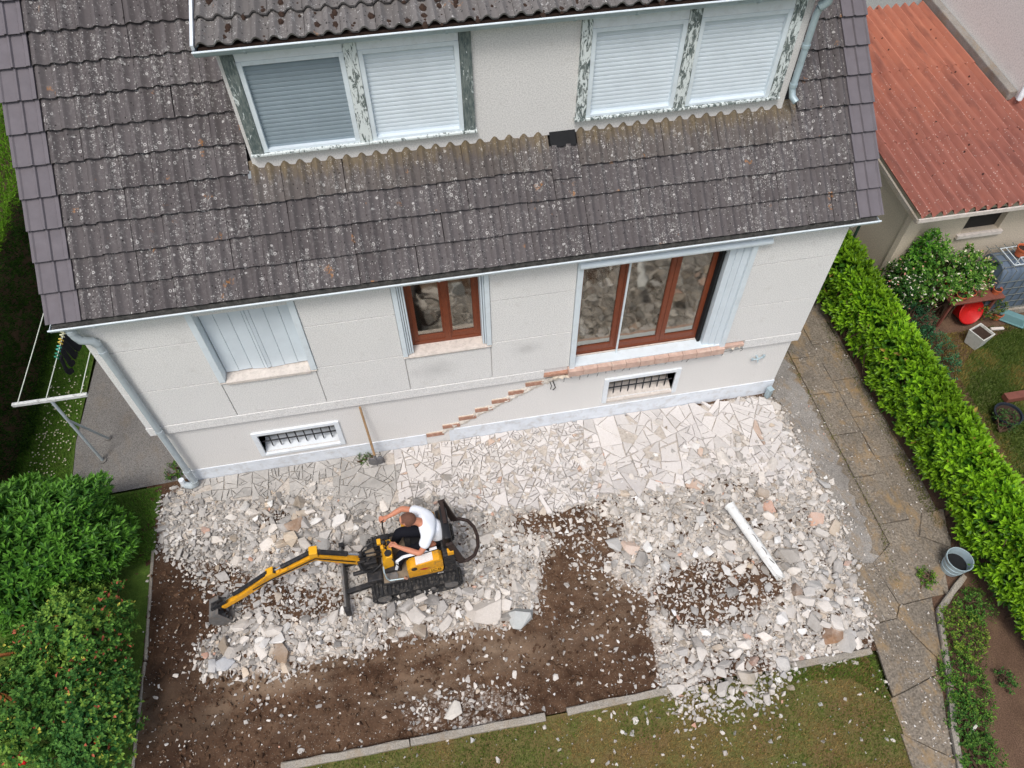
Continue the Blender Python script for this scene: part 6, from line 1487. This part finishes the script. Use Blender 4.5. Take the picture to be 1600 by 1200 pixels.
tm = np.tile(lit_top, 5); C[tm] = colmix((72, 112, 24), (108, 150, 36), rng.random(tm.sum()))  # brighter leaf colour paints the light falling on the hedge top
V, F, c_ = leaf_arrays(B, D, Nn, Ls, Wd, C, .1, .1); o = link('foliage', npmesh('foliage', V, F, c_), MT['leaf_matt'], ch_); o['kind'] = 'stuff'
m = MB(); m.box(-3.35, -2.62, -1.1, 9.4, -.05, 1.78); core = m.build('inner_twigs', MT['bark'], ch_)
for k in range(18): y_ = -1+k*.6; MB().tube([(-2.95, y_, -.05), (-2.95+random.uniform(-.05, .05), y_, 1.7)], [.05, .02], 7).build('trunk', MT['bark'], ch_, smooth=True)
# ---- shrubs
def blob_points(c, r, n, low=-.25, amp=.22):
    d = norm(rng.normal(size=(n, 3))); d = d[d[:, 2] > low]; n = len(d)
    bump = 1+amp*fbm(d[:, 0]*2.2+c[0]*3, d[:, 1]*2.2+d[:, 2]*1.7+c[1], 3)
    P = np.array(c)+d*np.array(r)*bump[:, None]; A = norm(d/np.array(r))+np.array([0, 0, .55])+rng.normal(0, .25, d.shape); return P, A
def shrub(name, label, cat, c, r, n, L, cols, nl=7, wratio=.34, inner=.55, spread=(.3, 1.2), mat='leaf', extra=None, grp=None, base=None, low=-.25, stemtips=26, amp=.22):
    root = thing(name, label, cat, base or (c[0], c[1], 0), group=grp)
    P, A = blob_points(c, r, n, low, amp); P2_, A2 = blob_points(c, np.array(r)*.72, int(n*inner), low, amp)
    P = np.concatenate([P, P2_]); A = np.concatenate([A, A2])
    kp_ = P[:, 2] > .02; P = P[kp_]; A = A[kp_]
    CN = P.copy()
    def cf(u, k_):
        t_ = np.clip(u*.9+rng.normal(0, .22, k_), 0, 1); cc = colmix(cols[0], cols[1], t_)
        if extra:
            for (ec, pr_, umin, *fr_) in extra:
                pk = pr_ if not fr_ else pr_*(fbm(CN[:, 0]*2.6*fr_[0]+9*fr_[0], CN[:, 1]*2.6*fr_[0]+CN[:, 2]*2, 2) > .12)*1.6
                mk = (rng.random(k_) < pk) & (u >= umin); cc[mk] = colmix(ec, tuple(min(255, int(v*1.15)) for v in ec), rng.random(mk.sum()))
        return cc
    B, D, Nn, Ls, Wd, C = shoots(P, A, nl, L, cf, spread, L*.9, wratio)
    V, F, c_ = leaf_arrays(B, D, Nn, Ls, Wd, C, .18, .15); link('foliage', npmesh('foliage', V, F, c_), MT[mat], root)
    tips = [tuple(P[i]) for i in rng.choice(len(P), min(stemtips, len(P)), replace=False)]
    stems('stems', (c[0], c[1], 0), tips, MT['bark'], root, .016, len(P)); return root
shrub('big_shrub', 'large dense dark green shrub left of the dug soil', 'shrub', (-1.52, -1.20, .48), (.84, .92, .78), 2000, .125, ((42, 90, 26), (104, 156, 54)), 8, .32, amp=.5)
shrub('big_shrub', 'second dense green shrub at the left edge, beyond the rose bushes', 'shrub', (-2.25, -.85, .45), (.70, .80, .75), 1150, .14, ((42, 90, 26), (104, 156, 54)), 8, .32, amp=.5)
RX = [((170, 92, 70), .22, .7, 1.3), ((196, 190, 84), .08, .6, 2.3), ((118, 150, 62), .5, .2, 1.1)]
shrub('rose_bush', 'loose rose bush with red and yellow young leaves below the dark shrub', 'bush', (-.92, -2.32, .50), (.58, .60, .60), 1000, .066, ((48, 92, 38), (108, 150, 62)), 6, .58, .7, (.5, 1.35), 'leaf_matt', RX, amp=.75)
shrub('rose_bush', 'rose bush with red leaf tips at the lower left, beside the wooden trellis', 'bush', (-1.35, -3.05, .42), (.60, .62, .52), 950, .066, ((46, 90, 38), (104, 146, 62)), 6, .58, .7, (.5, 1.35), 'leaf_matt', [(q, p_*.8, u_, f_) for q, p_, u_, f_ in RX], amp=.75)
shrub('rose_bush', 'rose bush at the bottom left corner next to the concrete edging', 'bush', (-.62, -3.30, .38), (.46, .62, .46), 900, .064, ((44, 90, 42), (98, 142, 64)), 6, .58, .7, (.5, 1.35), 'leaf_matt', [(q, p_*.5, u_, f_) for q, p_, u_, f_ in RX], amp=.75)
simple('rose_red', (214, 34, 40), .6, .15, 30)
for (pp, z_, lb) in (((37, 1190), .55, 'open red rose at the bottom left corner'), ((154, 1156), .62, 'small red rose in the bush by the edging')):
    p = U(*pp, z_); m = MB(); 
    for ring, (k_, rr, hh_) in enumerate(((5, .034, .0), (4, .022, .012), (3, .010, .02))):
        for k in range(k_):
            a = 2*math.pi*k/k_+ring*.6; m.obox((p.x+rr*math.cos(a), p.y+rr*math.sin(a), z_+hh_), (.034, .030, .010), Matrix.Rotation(a, 3, 'Z') @ Matrix.Rotation(-.6+.2*ring, 3, 'Y'))
    m.tube([(p.x, p.y, z_), (p.x+.02, p.y+.03, z_-.3)], .004, 5)
    tag(m.build('rose_flower', MT['rose_red'], bevel=.004, smooth=True), lb, 'flower')
# ---- garden beyond the hedge
shrub('flowering_shrub', 'arching shrub with small cream flowers in front of the shed wall', 'shrub', (12.25, 1.10, .75), (.78, .30, .62), 640, .075, ((56, 104, 36), (128, 168, 70)), 6, .5, .6, (.4, 1.3), 'leaf_matt', [((236, 228, 196), .16, .55), ((214, 170, 140), .05, .6)], amp=.8)
shrub('flowering_shrub', 'darker shrub with pink and white flowers between hedge and shed', 'shrub', (11.55, 1.15, .58), (.38, .36, .58), 520, .06, ((36, 74, 30), (80, 120, 48)), 6, .5, .6, (.4, 1.3), 'leaf_matt', [((232, 220, 204), .16, .55), ((206, 140, 130), .06, .6)], amp=.7)
shrub('leafy_bush', 'upright light green bush under the shed eave', 'bush', (11.78, 1.25, 1.02), (.26, .18, .62), 260, .085, ((52, 110, 30), (110, 160, 50)), 6, .45, .6)
shrub('leafy_bush', 'green climber between the house corner and the far end of the hedge', 'bush', (10.62, 2.55, .62), (.34, .45, .66), 420, .075, ((48, 106, 24), (104, 160, 40)), 6, .5, .6)
shrub('leafy_bush', 'bushy pot plant on the garden table', 'bush', (TA.x+.30, TC.y+.27, .84), (.22, .18, .24), 190, .055, ((50, 100, 34), (110, 150, 60)), 5, .5, .6, (.4, 1.3), 'leaf_matt', [((232, 220, 200), .10, .5)], base=(TA.x+.30, TC.y+.27, .66))
shrub('herb_clump', 'blue-green herb clump behind the laurel hedge', 'plant', (11.75, .10, .16), (.40, .50, .26), 420, .045, ((38, 84, 52), (80, 130, 88)), 5, .5, .4, (.5, 1.4), 'leaf_matt')
shrub('herb_clump', 'dark green clump left of the garden table', 'plant', (11.75, .75, .20), (.34, .32, .34), 320, .05, ((26, 62, 40), (54, 98, 62)), 5, .5, .4, (.5, 1.4), 'leaf_matt')
p = U(1540, 482, .15); shrub('pot_plant', 'straggly plant with orange tinge beside the red tub', 'plant', (p.x, p.y, .16), (.26, .20, .28), 170, .05, ((48, 84, 36), (110, 120, 50)), 5, .45, .4, (.4, 1.3), 'leaf_matt', [((196, 120, 60), .15, .4)])
p = U(1570, 660, .1); shrub('tub_weeds', 'thin weeds growing in the round black tub', 'plant', (p.x, p.y, .14), (.14, .14, .07), 60, .06, ((44, 84, 40), (90, 120, 60)), 4, .3, .3, (.3, 1.2), 'leaf_matt')
# weeds along the foot of the path
for (pp, r, n_, lb, cols) in (((1500, 990), (.26, .32, .14), 240, 'yellow-green weed clump beside the second edging stone', ((70, 110, 34), (136, 156, 60))), ((1505, 1075), (.26, .42, .16), 320, 'leafy green weeds beside the third edging stone', ((50, 98, 34), (116, 150, 58))), ((1520, 950), (.22, .22, .12), 160, 'low weeds near the slanting edging stone', ((48, 92, 34), (104, 140, 56))),
        ((1512, 1130), (.22, .32, .12), 210, 'small weeds at the narrowing of the path', ((46, 90, 36), (96, 130, 56))), ((1530, 1185), (.24, .26, .12), 180, 'weed clump at the bottom right corner', ((50, 96, 36), (104, 140, 56))), ((1570, 1065), (.10, .12, .07), 40, 'single weed on the bare soil right of the path', ((44, 88, 40), (90, 126, 56))), ((1445, 905), (.10, .12, .07), 45, 'tuft of weeds on the path left of the bucket', ((60, 100, 34), (120, 150, 54)))):
    p = U(*pp, 0); shrub('weed_clump', lb, 'weed', (p.x, p.y, .03), r, n_, .045, cols, 5, .5, .3, (.6, 1.4), 'leaf_matt', low=-.05, stemtips=6)
p = U(572, 712, 0); shrub('weed_clump', 'small weed growing at the wall foot behind the shovel', 'weed', (p.x-.03, -.12, .03), (.11, .06, .06), 34, .04, ((50, 84, 36), (96, 120, 56)), 5, .4, .3, (.6, 1.4), 'leaf_matt', low=-.05, stemtips=4)
p = U(262, 742, 0); shrub('weed_clump', 'weeds in the drain corner by the foot of the left downpipe', 'weed', (-.22, .18, .03), (.10, .16, .08), 50, .045, ((50, 92, 30), (100, 134, 50)), 5, .5, .3, (.6, 1.4), 'leaf_matt', low=-.05, stemtips=4)
# ---- grass
def blades(name, label, poly, n, h, cols, zb, brown=None, dens=None, lean=.5):
    pl_ = np.array([q[:2] for q in poly]); P = np.stack([rng.uniform(pl_[:, 0].min(), pl_[:, 0].max(), n), rng.uniform(pl_[:, 1].min(), pl_[:, 1].max(), n)], 1); P = P[inpoly(P, poly)]
    k = len(P); a = rng.uniform(0, 6.28, k); hh = h*(.5+.9*rng.random(k)); w_ = .0035+.004*rng.random(k); tip = np.c_[P+np.c_[np.cos(a), np.sin(a)]*(hh*lean*rng.uniform(.2, 1.4, k))[:, None], zb+hh]
    s_ = np.c_[-np.sin(a), np.cos(a)]*w_[:, None]; V = np.empty((k, 3, 3)); V[:, 0] = np.c_[P-s_, np.full(k, zb-.005)]; V[:, 1] = np.c_[P+s_, np.full(k, zb-.005)]; V[:, 2] = tip
    nz_ = fbm(P[:, 0]*1.6, P[:, 1]*1.6, 4); t_ = np.clip(.5+1.0*nz_+rng.normal(0, .2, k), 0, 1); C = colmix(cols[0], cols[1], t_)
    if brown is not None:
        mk = np.clip((nz_+.12)*3+brown[1]-.5+np.clip((P[:, 0]-4.6)*.12, -.45, .2), 0, 1) > rng.random(k); C[mk] = colmix(brown[0], tuple(int(v*1.2) for v in brown[0]), rng.random(mk.sum()))
    o = link(name, npmesh(name, V.reshape(-1, 3), np.arange(3*k).reshape(-1, 3), np.repeat(C, 3, 0)), MT['grass_blade']); return tag(o, label, 'grass', kind='stuff')
blades('lawn_grass', 'worn mossy grass of the front lawn', [(-.3, KY-.05), (8.6, KY-.05), (8.68, -4.74), (8.6, -5.44), (8.2, -6.8), (-.3, -6.8)], 110000, .035, ((96, 118, 48), (134, 146, 70)), -.018, ((150, 128, 80), .46))
blades('bed_weeds', 'low green weeds between the path edging and the bare soil', [tuple(U(*q)[:2]) for q in ((1475, 940), (1530, 900), (1545, 1000), (1540, 1100), (1560, 1215), (1505, 1215), (1488, 1100), (1476, 1010))], 4500, .06, ((70, 112, 40), (120, 150, 60)), -.03)
blades('side_grass', 'short green grass with daisies beside the left concrete pad', [(-2.6, 6.0), (-2.6, -1.2), (-.42, -1.2), (-.44, -.05), (-1.2, -.05), (-1.76, .34), (-1.82, 1.02), (-1.78, 6.0)], 60000, .045, ((72, 118, 36), (112, 154, 56)), -.02)
blades('garden_grass', 'dry green grass of the neighbour lawn', [(12.0, .6), (11.6, -3.2), (14.2, -3.2), (14.2, .6)], 60000, .045, ((70, 92, 34), (112, 122, 54)), -.028, ((130, 116, 64), .35))
p4_ = pxpoly([(1230, 1040), (1365, 1022), (1395, 1100), (1330, 1060), (1240, 1065)]); blades('kerb_grass', 'greener grass growing along the short kerb', p4_, 5000, .045, ((90, 120, 46), (124, 146, 64)), -.016)
for nm, lb, pl_ in (('path_weeds', 'thin weeds in the joint of the garden path', [(9.55, 1.0), (9.68, 1.0), (9.70, -2.6), (9.45, -3.4), (9.35, -3.3), (9.6, -2.5)]), ('path_weeds', 'weeds along the hedge side of the path', [(10.40, 1.2), (10.56, 1.2), (10.54, -2.7), (10.36, -2.7)])):
    blades(nm, lb, pl_, 2600, .03, ((96, 104, 50), (130, 130, 70)), .0)
def daisies(name, label, poly, n):
    pl_ = np.array([q[:2] for q in poly]); P = np.stack([rng.uniform(pl_[:, 0].min(), pl_[:, 0].max(), n), rng.uniform(pl_[:, 1].min(), pl_[:, 1].max(), n)], 1); P = P[inpoly(P, poly)]; VV = []; FF = []; CC = []; nb = 0
    P = P[fbm(P[:, 0]*1.5, P[:, 1]*1.5)+.15 > rng.random(len(P))*.4]
    for x_, y_ in P:
        r = random.uniform(.008, .014); z_ = random.uniform(.02, .04); VV += [(x_, y_, z_+.003)]+[(x_+r*math.cos(a), y_+r*math.sin(a), z_) for a in np.linspace(0, 6.28, 7)[:-1]]; FF += [(nb, nb+1+k, nb+1+(k+1) % 6) for k in range(6)]; CC += [lin((226, 196, 70))]+[lin((240, 240, 236))]*6; nb += 7
    if VV: tag(link(name, npmesh(name, VV, FF, np.array(CC)), MT['grass_blade']), label, 'flowers', kind='stuff')
daisies('daisies', 'white daisies scattered in the left side grass', [(-2.4, 3.4), (-2.4, -.1), (-1.9, -.1), (-1.8, 1.0), (-1.8, 3.4)], 420)
daisies('daisies', 'white daisies along the short kerb', p4_, 70)
